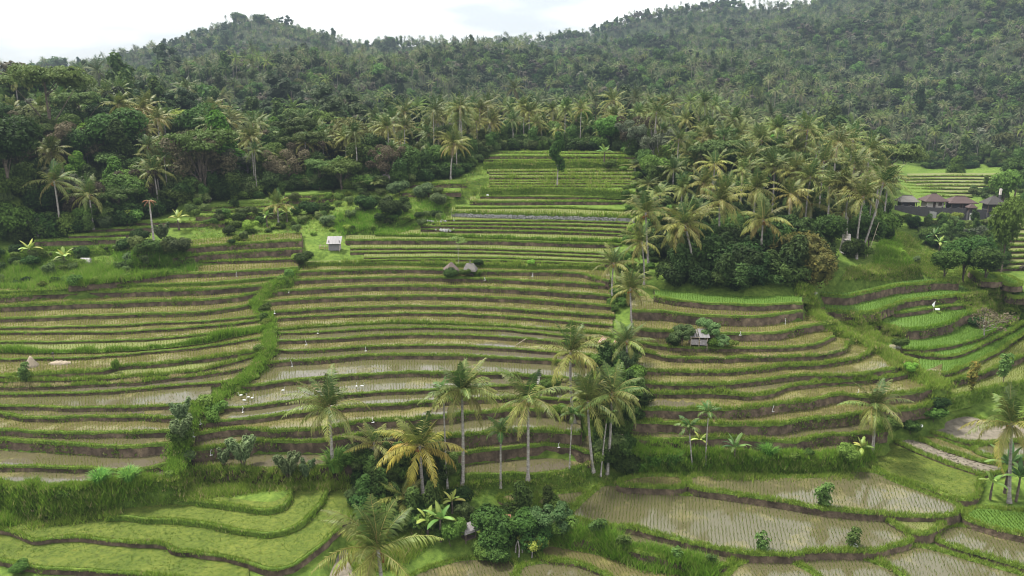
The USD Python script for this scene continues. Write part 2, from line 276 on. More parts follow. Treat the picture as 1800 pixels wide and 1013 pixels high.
I_ = [(f'I{k}', f'p {x0},{y+1.5} {x0+60},{y} {x1},{y+1}', f'p {x0+40},{y+h}') for k, (y, h, x0, x1) in enumerate(
     [(471, 5, 1735, 1850), (461, 5, 1745, 1850), (451, 5, 1750, 1850), (441, 5, 1750, 1850), (431, 5, 1755, 1850), (421, 5, 1650, 1850), (411, 5, 1650, 1850), (401, 4, 1760, 1850),
      (366, 3.5, 1570, 1690), (359, 3.2, 1580, 1690), (352, 3, 1580, 1700), (345, 3, 1585, 1710), (338.5, 2.8, 1585, 1720), (332, 2.7, 1588, 1740), (326, 2.6, 1590, 1760), (320, 2.5, 1590, 1800), (314.5, 2.4, 1592, 1830), (309, 2.3, 1595, 1830)])]
def resample(px, step):
    d = np.r_[0, np.cumsum(np.hypot(*np.diff(px, axis=0).T))]
    n = max(8, int(d[-1] / step)); t = np.linspace(0, d[-1], n)
    q = np.stack([np.interp(t, d, px[:, 0]), np.interp(t, d, px[:, 1])], 1)
    from scipy.ndimage import gaussian_filter1d
    s = 9.0 / step
    q[:, 1] = gaussian_filter1d(q[:, 1], s, mode='nearest')
    return q
def height_of(rim, bases, z0):
    hs = []
    for bx, by in bases:
        ry = np.interp(bx, rim[:, 0], rim[:, 1]); b = onz(bx, by, z0); D = np.hypot(b[0], b[1])
        d = ray(bx, ry); d = d / np.hypot(d[0], d[1]); dh = 0
        for _ in range(10): dh = HC + d[2] * (D + BAT * dh) - z0
        hs.append(dh)
    return float(np.mean(hs))
ZE_Y = [268, 285, 318, 334, 354, 378, 395, 424, 440, 476, 501, 560]; ZE_Z = [25.8, 24.4, 22.1, 21.3, 19.6, 18.5, 17.3, 15.8, 15, 13.3, 12.6, 10.4]
zE = lambda y: np.interp(y, ZE_Y, ZE_Z)
DV1 = L('c 820,-40 840,100 800,180 740,260 570,330 540,400 430,470 490,540 560,610 570,680 560,760 560,850 530,920 500,1000 d 380,90 280,180 200,250 60,340 b 1720,400 1640,500 1600,600 1560,700 1540,800 1540,900 1520,1000')
DV2 = L('p 1112,250 1112,380 1090,420 1080,450 1076,520 1080,560 1088,600 1100,640 1112,690 1104,740 1096,790 1080,840')
def dv(line, y): o = np.argsort(line[:, 1]); return np.interp(y, line[o, 1], line[o, 0])
SL = {}
ORDER = []
def ordinal(n): return ['lowest', 'second', 'third', 'fourth', 'fifth', 'sixth', 'seventh', 'eighth', 'ninth', 'tenth', 'eleventh', 'twelfth', 'thirteenth', 'fourteenth', 'fifteenth', 'sixteenth', 'seventeenth', 'eighteenth',
    'nineteenth', 'twentieth', 'twenty-first', 'twenty-second', 'twenty-third', 'twenty-fourth', 'twenty-fifth', 'twenty-sixth', 'twenty-seventh', 'twenty-eighth', 'twenty-ninth', 'thirtieth', 'thirty-first', 'thirty-second', 'thirty-third',
    'thirty-fourth', 'thirty-fifth', 'thirty-sixth', 'thirty-seventh', 'thirty-eighth', 'thirty-ninth', 'fortieth', 'forty-first', 'forty-second', 'forty-third', 'forty-fourth', 'forty-fifth'][n]
def stack(block, rows, z, clip=None, top_back=12):
    rims = [L(r[1]) for r in rows]
    for i, (name, _, base) in enumerate(rows):
        rim = rims[i]; dh = height_of(rim, L(base), z)
        nxt = rims[i + 1] if i + 1 < len(rims) else rim - [0, top_back]
        SL[name] = dict(block=block, i=i, px=resample(rim, 1.5), nxt=resample(nxt, 1.5), z=z + dh, z0=z, dh=dh, clip=clip)
        ORDER.append(name); z += dh
    return z
stack('G', G, 0.15, top_back=14)
stack('A', A, 1.5, clip=(None, DV1))
stack('B', B, 0.3, clip=(DV1, DV2))
stack('C', C, 0.3, clip=(DV2, None), top_back=14)
stack('D', D, 3.0, top_back=6)
stack('I', I_, 4.4, top_back=5)
SL['A20']['nxt'] = SL['A19']['px']; SL['C3']['nxt'] = SL['C2']['px']
for nm, r, h in W:
    px = L(r); zz = float(zE(px[len(px) // 2, 1])) + 0.15; m = px[len(px) // 2]
    b = onz(m[0], m[1], zz); dist = math.hypot(b[0], b[1]); dh = (h + 1.5) * dist / FPX * 1.05
    SL[nm] = dict(block='F', i=int(nm[1:]) - 10, px=resample(px, 1.5), nxt=resample(px - [0, 9 if h < 6 else 12], 1.5), z=zz, z0=zz - dh, dh=dh, clip=None); ORDER.append(nm)
for nm, s in SL.items():
    px = s['px']
    if s['clip']:
        lo, hi = s['clip']; k = np.ones(len(px), bool)
        if lo is not None: k &= px[:, 0] > dv(lo, px[:, 1]) - 4
        if hi is not None: k &= px[:, 0] < dv(hi, px[:, 1]) + 6
        px = px[k]
    nx = s['nxt']; o = np.argsort(nx[:, 0])
    # the next rim as seen from each point of this one: continue its end slope only gently
    yb = np.interp(px[:, 0], nx[o, 0], nx[o, 1])
    for end, sel in ((o[0], px[:, 0] < nx[o[0], 0]), (o[-1], px[:, 0] > nx[o[-1], 0])):
        if sel.any():
            j = np.argmin(abs(px[:, 0] - nx[end, 0])); gap = max(px[j, 1] - nx[end, 1], 2.5)
            yb[sel] = px[sel, 1] - gap
    yb = np.minimum(yb, px[:, 1] - 1.2)
    P = onz(px[:, 0], px[:, 1], s['z'])
    T = np.gradient(P[:, :2], axis=0); T /= np.linalg.norm(T, axis=1, keepdims=True) + 1e-9
    N = np.stack([T[:, 1], -T[:, 0]], 1); R = P[:, :2] / np.linalg.norm(P[:, :2], axis=1, keepdims=True)
    N *= np.sign(-(N * R).sum(1))[:, None] + 1e-9
    ph = hash(nm) % 1 if False else sum(map(ord, nm)) * 0.37
    jit = (meshkit.fbm(np.c_[P[:, 0] * 0.55, P[:, 1] * 0.55, np.full(len(P), ph)], 3, 5) - 0.5) * (0.55 if s['block'] in 'ABCE' else 0.4)
    P[:, :2] += N * jit[:, None]
    Bk = onz(px[:, 0], yb, s['z'])
    far = np.linalg.norm(Bk - P, axis=1); lim = 26.0
    Bk = P + (Bk - P) * np.minimum(1, lim / np.maximum(far, 1e-6))[:, None]
    s |= dict(P=P, N=N, T=T, R=R, Bk=Bk, px=px, yb=yb)

# polygons: the paddies and plots of the valley floor and the spur (photograph outline, height above the floor)
POLY = [
 ('paddy_flooded', .75, 's 40,490 300,490 600,500 700,500 800,485 900,465 960,465 1020,475 1100,520 1250,575 1440,640 1450,660 1400,690 1200,690 1050,680 760,655 500,610 200,565 40,545', 'long flooded paddy with rows of seedlings below the hedge, nearest the fallow plot'),
 ('paddy_shallow', .72, 'r 1440,530 1500,505 1620,490 1780,492 s 10,545 r 1600,540', 'small wedge shaped paddy at the foot of the tall grass by the twin slender trunks'),
 ('paddy_flooded', 0, 'r 1375,535 1500,550 1788,592 s 200,592 500,632 740,672 1040,708 1100,742 1205,820 1000,870 900,872 640,872 590,890 400,890 340,888 r 1788,820 1500,745 1350,735 1200,705 1215,680 1290,605', 'largest flooded paddy in the lower right with rows of seedlings'),
 ('paddy_flooded', -.1, 'r 820,605 900,578 1030,582 985,615 880,630', 'tiny flooded paddy above the shrub clump, left of the short bund'),
 ('paddy_flooded', 0, 'r 1010,640 1045,608 1090,590 1250,572 1280,568 1225,630 1100,660', 'tiny flooded paddy above the shrub clump, right of the short bund'),
 ('paddy_flooded', -.6, 'r 1130,765 1200,738 1350,757 1500,777 1788,845 s 100,850 290,893 210,962 130,955 r 1788,928 1600,885 1400,835 1250,800', 'narrow flooded paddy strip behind the tall grass bank'),
 ('paddy_shallow', -1.7, 'r 1050,862 1100,852 1300,892 1500,942 1788,1005 s 150,1090 r 1500,1080 1400,1000 1250,935 1040,915', 'dark wet paddy strip at the foot of the tall grass bank'),
 ('paddy_flooded', -2.0, 'r 930,1060 935,965 1040,945 1250,962 1400,1035 1450,1090', 'paddy in the bottom centre, right of the bund below the shrub clump'),
 ('paddy_flooded', -2.0, 'r 330,1050 400,1000 480,970 640,930 895,930 915,962 880,1060', 'paddy in the bottom centre, left of the bund below the shrub clump'),
 ('paddy_green', .25, 's 1060,702 1200,702 1370,717 1300,770 1240,792 1120,745', 'small triangular paddy where the bunds meet in the lower right'),
 ('paddy_flooded', -.35, 's 1320,812 1400,748 1500,757 1800,825 1900,850 1900,1000 1800,962 1600,905 1420,850', 'shiny paddy at the right edge between two bunds'),
 ('paddy_young', .35, 's 1475,705 1520,655 1700,668 1900,690 1900,815 1800,792 1650,760', 'bright green paddy at the right edge below the banana clump'),
 ('paddy_flooded', -.6, 's 980,890 1100,872 1240,857 1330,882 1600,962 1800,1015 1800,1100 1280,1100 1100,960', 'paddy in the bottom right corner behind the white sack'),
 ('paddy_flooded', -.75, 's 590,930 800,905 890,905 1000,950 1180,1010 1230,1100 800,1100 720,1000', 'paddy at the bottom edge left of the white sack'),
 ('paddy_flooded', -.75, 's 215,1050 300,952 380,928 530,930 690,1005 740,1090 230,1090', 'small paddy at the bottom edge with the bund curving round its top'),
 ('fallow_turf', 1.0, 's 1010,315 1085,292 1130,325 1330,405 1560,485 1520,600 1440,610 1350,565 1100,490 1010,455', 'mown green fallow plot beside the plowed strip'),
 ('plowed_mud', 1.25, 's 1105,300 1190,288 1400,372 1620,430 1700,450 1600,478 1560,472 1350,402', 'plowed grey brown strip beside the mown plot'),
 ('paddy_shallow', 1.45, 's 1215,272 1260,262 1480,345 1610,392 1680,412 1620,420 1350,342', 'narrow muddy strip above the plowed strip'),
 ('plowed_mud', 1.9, 's 1262,235 1330,202 1500,172 1640,222 1800,215 1800,300 1600,310 1480,308', 'bare mud paddy below the right hand spur'),
 ('paddy_flooded', 1.65, 's 1520,345 1600,325 1800,310 1800,400 1650,382 1600,386', 'shallow paddy patch behind the right hand palm'),
 ('paddy_young', 11.6, 'i 1330,372 1420,362 1570,440 1585,468 1450,470', 'bright young rice plot on the ridge below the path, left one'),
 ('paddy_young', 11.1, 'i 1545,408 1650,422 1760,480 1740,512 1660,510 1575,445', 'bright young rice plot on the ridge below the path, right one'),
 ('paddy_young', 9.6, 'i 1660,568 1796,572 1900,575 1900,620 1680,616', 'bright young rice strip at the right edge below the ridge'),
 ('plowed_mud', -.5, 'q -60,830 0,832 100,850 70,885 20,900 -60,905', 'grey mud puddle at the left edge beside the fallow steps'),
 ('plowed_mud', -.8, 'r 0,800 40,900 110,960 100,1030 0,1060 -100,1040', 'grey mud paddy behind the lowest palm crown'),
]

# ------------------------------------------------------------------ the ground under everything
cp = []
def ctl(x, y, z): cp.append(onz(x, y, z))
def crz(x, r, z):
    d = ray(x, 300.); a = math.atan2(d[0], d[1]); cp.append(np.array([r * math.sin(a), r * math.cos(a), z]))
for nm, s in SL.items():
    k = slice(2, -2, 10); cut = 0.12
    b = s['P'][k].copy(); b[:, :2] += s['N'][k] * (BAT * s['dh'] + 0.05); b[:, 2] = s['z0'] - cut; cp.extend(b)
    if s['block'] in 'FI' or nm in ('C1', 'G1', 'D1'):
        c = s['Bk'][k].copy(); c[:, 2] = s['z'] + (0.05 if s['block'] != 'I' else 0.3); cp.extend(c)
for mat, z, outline, lab in POLY:
    q = L(outline); c = q.mean(0)
    for t in (0.0, 0.55, 0.93):
        for p in q[::2]: ctl(*(c + (p - c) * t), z - 0.3)
for x in range(-300, 2101, 100):
    crz(x, 46, -1.2); crz(x, 30, -2.5)
for x in range(330, 1560, 60): ctl(x, np.interp(x, [330, 600, 880, 1040, 1100, 1300, 1540], [866, 868, 858, 846, 846, 838, 830]), 0.35)
for x, y, z in [(-150, 880, 2.2), (0, 890, 2.1), (100, 905, 1.9), (220, 895, 1.9), (300, 875, 2.2), (-150, 1000, .2), (-150, 950, .5), (620, 900, .3), (680, 900, 0), (640, 950, -.5), (700, 950, -.9), (740, 920, -.3), (800, 880, .1), (850, 920, -.4), (900, 950, -1.0), (960, 920, -.7)]: ctl(x, y, z)
for x in range(-240, 790, 65):                                       # weedy slope at the upper left
    ytop = np.interp(x, [-240, 0, 100, 240, 330, 440, 560, 640, 800], [430, 425, 410, 393, 362, 350, 333, 333, 318])
    ybot = np.interp(x, [-240, 0, 200, 300, 420, 560, 600, 790], [505, 500, 490, 470, 415, 410, 408, 400])
    for y in np.linspace(ytop, ybot, 6): ctl(x, y, float(zE(y)) - 0.25)
for x, y, z in [(1560, 402, 13.6), (1600, 412, 13.5), (1620, 440, 13.2), (1650, 470, 13.0), (1690, 490, 12.6), (1600, 490, 12.7), (1540, 450, 13.7), (1540, 482, 12.8), (1450, 492, 12.6), (1500, 470, 13.2), (1660, 505, 12.2), (1720, 520, 11.3), (1700, 540, 10.5), (1760, 545, 9.0), (1790, 590, 7.5), (1800, 640, 6), (1900, 640, 6), (1900, 560, 8.5)]: ctl(x, y, z)
for x, r, z in [(1640, 152, 7.5), (1580, 178, 9), (1580, 200, 6.5), (1700, 138, 7), (1700, 160, 5), (1800, 128, 7.5), (1800, 148, 4.3), (1900, 130, 7), (1900, 150, 4), (2050, 130, 6), (2050, 180, 5), (1640, 190, 5.6), (1700, 190, 5.5), (1800, 190, 6.2),
                (1180, 112, 14), (1300, 111, 14.3), (1440, 113, 13.8), (1200, 125, 16), (1300, 125, 16), (1450, 125, 14.5), (1490, 125, 13.7), (1300, 150, 17), (1200, 150, 18.5), (1130, 130, 17.3), (1130, 112, 13.5), (1450, 150, 15), (1540, 136, 13.8),
                (1140, 160, 22), (1200, 182, 24), (1300, 182, 22), (1450, 182, 19), (1550, 182, 12)]: crz(x, r, z)
HILL = {-250: [(152, 330), (230, 210), (300, 225), (600, 190), (900, 150), (1150, 165)], 0: [(152, 330), (230, 205), (300, 215), (600, 182), (900, 142), (1150, 152)],
        150: [(152, 330), (235, 207), (300, 217), (600, 165), (900, 124), (1150, 135)], 250: [(152, 325), (230, 216), (320, 226), (600, 142), (900, 84), (1150, 105)],
        330: [(152, 325), (225, 235), (310, 235), (400, 185), (470, 175), (600, 130), (900, 56), (1150, 80)], 400: [(155, 328), (220, 260), (300, 235), (400, 155), (470, 165), (600, 130), (900, 50), (1150, 70)],
        480: [(155, 325), (215, 265), (300, 236), (400, 145), (480, 160), (600, 130), (900, 46), (1150, 70)], 560: [(157, 322), (212, 268), (300, 238), (410, 150), (490, 160), (700, 110), (920, 58), (1150, 80)],
        640: [(160, 318), (210, 268), (300, 238), (420, 165), (500, 165), (700, 122), (930, 80), (1150, 95)], 760: [(166, 308), (205, 270), (300, 236), (420, 182), (700, 122), (950, 78), (1150, 90)],
        900: [(180, 268), (205, 262), (260, 246), (420, 190), (700, 125), (950, 84), (1150, 95)], 1050: [(180, 268), (205, 262), (260, 246), (420, 190), (700, 120), (950, 72), (1150, 85)],
        1200: [(205, 264), (260, 258), (420, 190), (700, 100), (950, 46), (1150, 60)], 1320: [(205, 285), (260, 280), (420, 195), (700, 92), (950, 24), (1150, 40)],
        1450: [(205, 305), (250, 295), (330, 270), (420, 215), (700, 72), (950, -18), (1150, -10)], 1600: [(320, 304), (380, 268), (450, 215), (700, 48), (950, -58), (1150, -50)],
        1800: [(320, 304), (380, 265), (450, 212), (700, 25), (950, -100), (1150, -100)], 2050: [(320, 302), (380, 262), (450, 208), (700, 20), (950, -110), (1150, -110)]}
for x, pts in HILL.items():
    pts = np.array(pts, float); P = onr(np.full(len(pts), x), pts[:, 1], pts[:, 0])
    P[:, 2] -= np.clip((pts[:, 0] - 450) / 400, 0, 1) * pts[:, 0] / FPX * np.interp(x, [-250, 0, 150, 300, 450, 900, 1200, 1450, 1800], [28, 28, 20, 13, 10, 8, 8, 10, 0])
    for r in np.arange(pts[0, 0], 1151, 25): crz(x, r, float(np.interp(r, pts[:, 0], P[:, 2])))
cp = np.array(cp)
_, keep = np.unique(np.round(cp[:, :2], 1), axis=0, return_index=True); cp = cp[keep]
lin = LinearNDInterpolator(cp[:, :2], cp[:, 2])
def grid(x0, x1, y0, y1, st, sm):
    X, Y = np.arange(x0, x1 + st, st), np.arange(y0, y1 + st, st)
    Z = lin(*np.meshgrid(X, Y, indexing='ij')); Z = np.where(np.isnan(Z), np.nan, Z)
    bad = np.isnan(Z); Z[bad] = -1.0
    return X, Y, gaussian_filter(Z, sm), bad
FX, FY, FZ, _b = grid(-860, 860, 20, 1150, 5, 1.6)
NX, NY, NZ, _b = grid(-125, 140, 28, 196, 0.5, 0.8)
rr = np.hypot(*np.meshgrid(FX, FY, indexing='ij'))
rel = (meshkit.fbm(np.stack([*np.meshgrid(FX / 120, FY / 120, indexing='ij'), np.zeros_like(FZ)], -1), 4, 3) - 0.5)
FZ += rel * np.clip((rr - 260) / 300, 0, 1) * 66
far_f, near_f = RegularGridInterpolator((FX, FY), FZ, bounds_error=False, fill_value=0), RegularGridInterpolator((NX, NY), NZ, bounds_error=False, fill_value=0)
def ground(x, y):
    x, y = np.asarray(x, float), np.asarray(y, float); q = np.stack([x, y], -1)
    d = np.minimum.reduce([x + 120, 135 - x, y - 30, 190 - y]); w = np.clip(d / 12, 0, 1)
    return (far_f(q) * (1 - w) + near_f(q) * w).reshape(x.shape)
# the terraces' own tops, so that plants and huts can be set down on them
SX, SY, SZ = NX, NY, None
SZ = ground(*np.meshgrid(NX, NY, indexing='ij'))
TOPS = np.full(SZ.shape, np.nan)
def stamp(P):
    i, j = np.round((P[:, 0] - SX[0]) / 0.5).astype(int), np.round((P[:, 1] - SY[0]) / 0.5).astype(int)
    k = (i >= 0) & (j >= 0) & (i < len(SX)) & (j < len(SY)); np.maximum.at(SZ, (i[k], j[k]), P[k, 2]); np.fmax.at(TOPS, (i[k], j[k]), P[k, 2])
for s in SL.values():
    W_ = np.linalg.norm(s['Bk'] - s['P'], axis=1).max(); t = np.linspace(0, 1, int(W_ / 0.3) + 2)
    stamp((s['P'][:, None] + (s['Bk'] - s['P'])[:, None] * t[None, :, None]).reshape(-1, 3))
for mat, z, outline, lab in POLY:
    q = onz(*L(outline).T, z); pg = Polygon(q[:, :2]).buffer(0); a, b, c, d = pg.bounds
    xx, yy = np.meshgrid(np.arange(a, c, .4), np.arange(b, d, .4)); m = shapely.contains_xy(pg, xx, yy); stamp(np.c_[xx[m], yy[m], np.full(m.sum(), z)])
NZ = np.where(np.isnan(TOPS), NZ, np.minimum(NZ, TOPS - .3))          # the ground keeps below the terraces' beds
SZ = np.where(np.isnan(TOPS), SZ, TOPS)
near_f = RegularGridInterpolator((NX, NY), NZ, bounds_error=False, fill_value=0)
surf_f = RegularGridInterpolator((SX, SY), SZ, bounds_error=False, fill_value=-99)
def surface(x, y):
    q = np.stack([np.asarray(x, float), np.asarray(y, float)], -1)
    return np.where(surf_f(q).reshape(np.shape(x)) > -50, surf_f(q).reshape(np.shape(x)), ground(x, y))
RS = np.r_[np.arange(40, 200, 0.4), np.arange(200, 1150, 4)]
def hit(x, y):                                  # where the ray through a photograph pixel meets the ground
    x, y = np.atleast_1d(np.asarray(x, float)), np.atleast_1d(np.asarray(y, float)); out = []
    for i in range(0, len(x), 400):
        P = onr(x[i:i + 400, None], y[i:i + 400, None], RS[None])
        below = P[..., 2] <= surface(P[..., 0], P[..., 1]); k = np.where(below.any(1), below.argmax(1), len(RS) - 1)
        q = P[np.arange(len(k)), k]; q[:, 2] = surface(q[:, 0], q[:, 1]); out.append(q)
    return np.vstack(out)
def at(x, y): return hit([x], [y])[0]

az, rad = np.radians(np.arange(-50, 50.01, 0.4)), np.r_[np.linspace(26, 190, 190), np.geomspace(192, 1145, 110)]
GX, GY = np.sin(az)[:, None] * rad, np.cos(az)[:, None] * rad
GZ = ground(GX, GY) - 0.03
idx = np.arange(GX.size).reshape(GX.shape)
gf = np.stack([idx[:-1, :-1], idx[1:, :-1], idx[1:, 1:], idx[:-1, 1:]], -1).reshape(-1, 4)
gv = np.stack([GX, GY, GZ], -1).reshape(-1, 3)
cr_ = np.repeat(rad[None, :-1], len(az) - 1, 0).ravel() < 345
def compact(v, f):
    u, inv = np.unique(f, return_inverse=True); return v[u], inv.reshape(f.shape)
gf = np.vstack([gf[:, [0, 1, 2]], gf[:, [0, 2, 3]]]); near_ = np.r_[cr_, cr_]
put('terrain', *compact(gv, gf[near_]), 'turf', smooth=True, kind='structure', label='grassy valley side that carries the rice terraces')
put('hills', *compact(gv, gf[~near_]), 'forest_floor', smooth=True, kind='structure', label='wooded hills rising behind the rice terraces')

# ------------------------------------------------------------------ blades of grass, rice and reed
RNG = np.random.default_rng(11)
def blades(P, h, w, lean, col, k=3, spread=0.1, rng=RNG, tipmix=None):
    # k bent-over triangles per tuft at the points P; returns vertices, faces, colours
    n = len(P); h = np.broadcast_to(h, n); w = np.broadcast_to(w, n); col = np.broadcast_to(col, (n, 3))
    P = np.repeat(P, k, 0); h = np.repeat(h, k) * rng.uniform(.65, 1.2, n * k); w = np.repeat(w, k) * rng.uniform(.7, 1.3, n * k); c = np.repeat(col, k, 0)
    P = P + np.c_[rng.normal(0, spread, (n * k, 2)), np.zeros(n * k)]
    a = rng.uniform(0, 2 * np.pi, n * k); b = rng.uniform(0, 2 * np.pi, n * k); l = lean * h * rng.uniform(.3, 1.2, n * k)
    e = np.c_[np.cos(a), np.sin(a), np.zeros(n * k)] * (w / 2)[:, None]
    tip = P + np.c_[np.cos(b) * l, np.sin(b) * l, h]
    base = P - [0, 0, 0.03]
    v = np.stack([base - e, base + e, tip], 1).reshape(-1, 3); f = np.arange(len(v)).reshape(-1, 3)
    c = c * rng.uniform(.8, 1.2, (len(c), 1)); ct = c if tipmix is None else c * tipmix
    return v, f, np.stack([c, c, ct], 1).reshape(-1, 3)
class Soup:
    def __init__(s): s.v, s.f, s.c, s.n = [], [], [], 0
    def add(s, v, f, c=None):
        s.v.append(v); s.f.append(np.asarray(f) + s.n); s.n += len(v)
        if c is not None: s.c.append(np.broadcast_to(c, (len(v), 3)))
        return s
    def put(s, name, mat, parent='/World', smooth=False, **t):
        if s.n: return put(name, np.vstack(s.v), np.vstack(s.f), mat, parent, np.vstack(s.c) if s.c else None, smooth, **t)
GRASS_A, GRASS_B, GRASS_C = (0.075, 0.14, 0.017), (0.14, 0.205, 0.028), (0.19, 0.185, 0.055)
RICE_A, RICE_B = (0.072, 0.112, 0.012), (0.128, 0.152, 0.019)
def grass_col(n, rng=RNG, dry=0.08):
    c = mixc(GRASS_A, GRASS_B, rng.random(n)); m = rng.random(n) < dry; c[m] = mixc(GRASS_B, (.24, .2, .1), rng.random(m.sum())); return c
def fb(P, s, seed=0, o=3): return meshkit.fbm(np.c_[P[:, 0] * s, P[:, 1] * s, P[:, 2] * s * .5], o, seed)
def strip(rows):                                # rows: list of (n,3) lines -> quads
    v = np.stack(rows, 1); n, m = v.shape[:2]; i = np.arange(n * m).reshape(n, m)
    q = np.stack([i[:-1, :-1], i[1:, :-1], i[1:, 1:], i[:-1, 1:]], -1).reshape(-1, 4)
    return v.reshape(-1, 3), np.vstack([q[:, [0, 1, 2]], q[:, [0, 2, 3]]])
def fix_up(v, f):                               # faces of a strip turned so that they look up or outwards
    n = np.cross(v[f[:, 1]] - v[f[:, 0]], v[f[:, 2]] - v[f[:, 0]])
    return f if n[:, 2].sum() > 0 else f[:, ::-1]
def arc(P): return np.r_[0, np.cumsum(np.linalg.norm(np.diff(P, axis=0), axis=1))]
def along(P, s, *others):
    d = arc(P); return [np.stack([np.interp(s, d, Q[:, k]) for k in range(Q.shape[1])], 1) for Q in (P, *others)]
# what differs from a paddy with a low grassy rim: rim grass height, bank, bed
TALL = {'A9': 1.0, 'A12': .5, 'A13': .45, 'A11': .45, 'A20': .5, 'C8': .5, 'C6': .5, 'C7': .3, 'E7': .7, 'E1': .75, 'E12': .9, 'E16': .6, 'E14': .3, 'B15': .4, 'B16': .45, 'B7': .35, 'C10': .45, 'C9': .42, 'C11': .4, 'D4': .5, 'D12': .6, 'D11': .5, 'D10': .5, 'D9': .5,
        'D5': .5, 'D2': .4, 'D1': .5, 'F1': .3, 'F2': .25, 'F3': .35, 'F11': .8, 'F10': .35, 'E20': .25, 'E23': .6, 'G1': .3, 'G2': .3, 'G3': .35, 'G4': .35, 'A1': .3, 'A4': .38, 'A3': .38, 'C5': .3}
GREENBANK = {'C12', 'B18', 'A20', 'E1', 'E7', 'E16', 'E23', 'F10', 'F11', 'D12', 'B7', 'E13', 'A2', 'G1', 'G2'}
BED = {'G': 'fallow_turf', 'D': 'paddy_young', 'F': 'turf', 'I': 'paddy_green'}
FLOOD = {'A20', 'A18', 'A14', 'A19', 'A13', 'B12', 'B13', 'B11', 'B14', 'B16', 'B17', 'B9', 'B8', 'C8', 'C12', 'C11', 'B18', 'A15', 'A16'}
WHERE = {'A': 'in the left block, beside the diagonal grassy strip', 'B': 'in the middle block, between the diagonal grassy strip and the central palms', 'C': 'in the right block, between the central palms and the spur',
         'D': 'on the far right spur', 'G': 'in the lower left corner', 'F': 'on the weedy slope at the upper left', 'I': 'among the fields far behind on the right'}
NOUN = {'paddy_shallow': 'muddy paddy', 'paddy_flooded': 'flooded paddy', 'paddy_green': 'green paddy', 'paddy_young': 'bright green young rice', 'fallow_turf': 'mown fallow grass', 'turf': 'rough grass', 'plowed_mud': 'bare mud'}
counts = {}
for nm in ORDER: counts[SL[nm]['block']] = counts.get(SL[nm]['block'], 0) + 1
WATER = {'A14': [(125, 300), (312, 358)], 'A20': [(-40, 320)], 'A19': [(0, 60), (180, 280)], 'B16': [(440, 566), (600, 690)], 'B17': [(440, 570), (610, 680), (940, 985)], 'B14': [(505, 560), (745, 810)], 'B15': [(740, 812)], 'B13': [(530, 570), (850, 900)], 'B12': [(520, 572), (740, 760)],
         'B11': [(830, 1015)], 'B10': [(840, 905)], 'B9': [(880, 960)], 'C9': [(1115, 1230)], 'B18': [(910, 1000)], 'A16': [(230, 255)], 'C12': [(1330, 1420)]}
def water_at(nm, P, z):
    if nm not in WATER: return np.zeros(len(P), bool)
    x, _ = topx(P); return np.any([(x > a) & (x < b) for a, b in WATER[nm]], axis=0)
def seedlings(P, Bk, hide, z, far, kind, rng, skip=0.48, nm=''):
    d = arc(P); k = 1.0 if far < 118 else 1.25 if far < 150 else 1.7
    sx, sy = 0.32 * k, 0.24 * k
    s = np.arange(0.3, d[-1] - 0.3, sx)
    if len(s) < 2: return None
    p, b = along(P, s, Bk); w = np.linalg.norm(b - p, axis=1) - np.interp(s, d, hide)
    m = int(max(w.max(), 0) / sy) + 1; D = 0.55 + np.arange(m) * sy
    ok = (D[None] < w[:, None] - 0.1)
    u = (b - p) / (np.linalg.norm(b - p, axis=1) + 1e-9)[:, None]
    q = (p[:, None] + u[:, None] * D[None, :, None])[ok]
    if not len(q): return None
    q[:, :2] += rng.normal(0, .025, (len(q), 2))
    nz = fb(q, .28, 9); q = q[(nz > (skip if kind == 'paddy_flooded' else skip - .18)) | (rng.random(len(q)) < .35)]
    if nm in WATER: q = q[~(water_at(nm, q, z)) | (rng.random(len(q)) < .45)]
    c = mixc(RICE_A, RICE_B, rng.random(len(q))) * (0.85 + .3 * fb(q, .2, 4)[:, None])
    if kind == 'paddy_young': c = mixc((.055, .12, .013), (.09, .155, .02), rng.random(len(q)))
    q[:, 2] = z
    q = q[rng.random(len(q)) < .92] if False else q
    return blades(q, 0.24 * (1 if kind != 'paddy_young' else 1.2), (0.042 if far < 96 else 0.052) * k, 0.6, c, 2, 0.035 * k, rng)
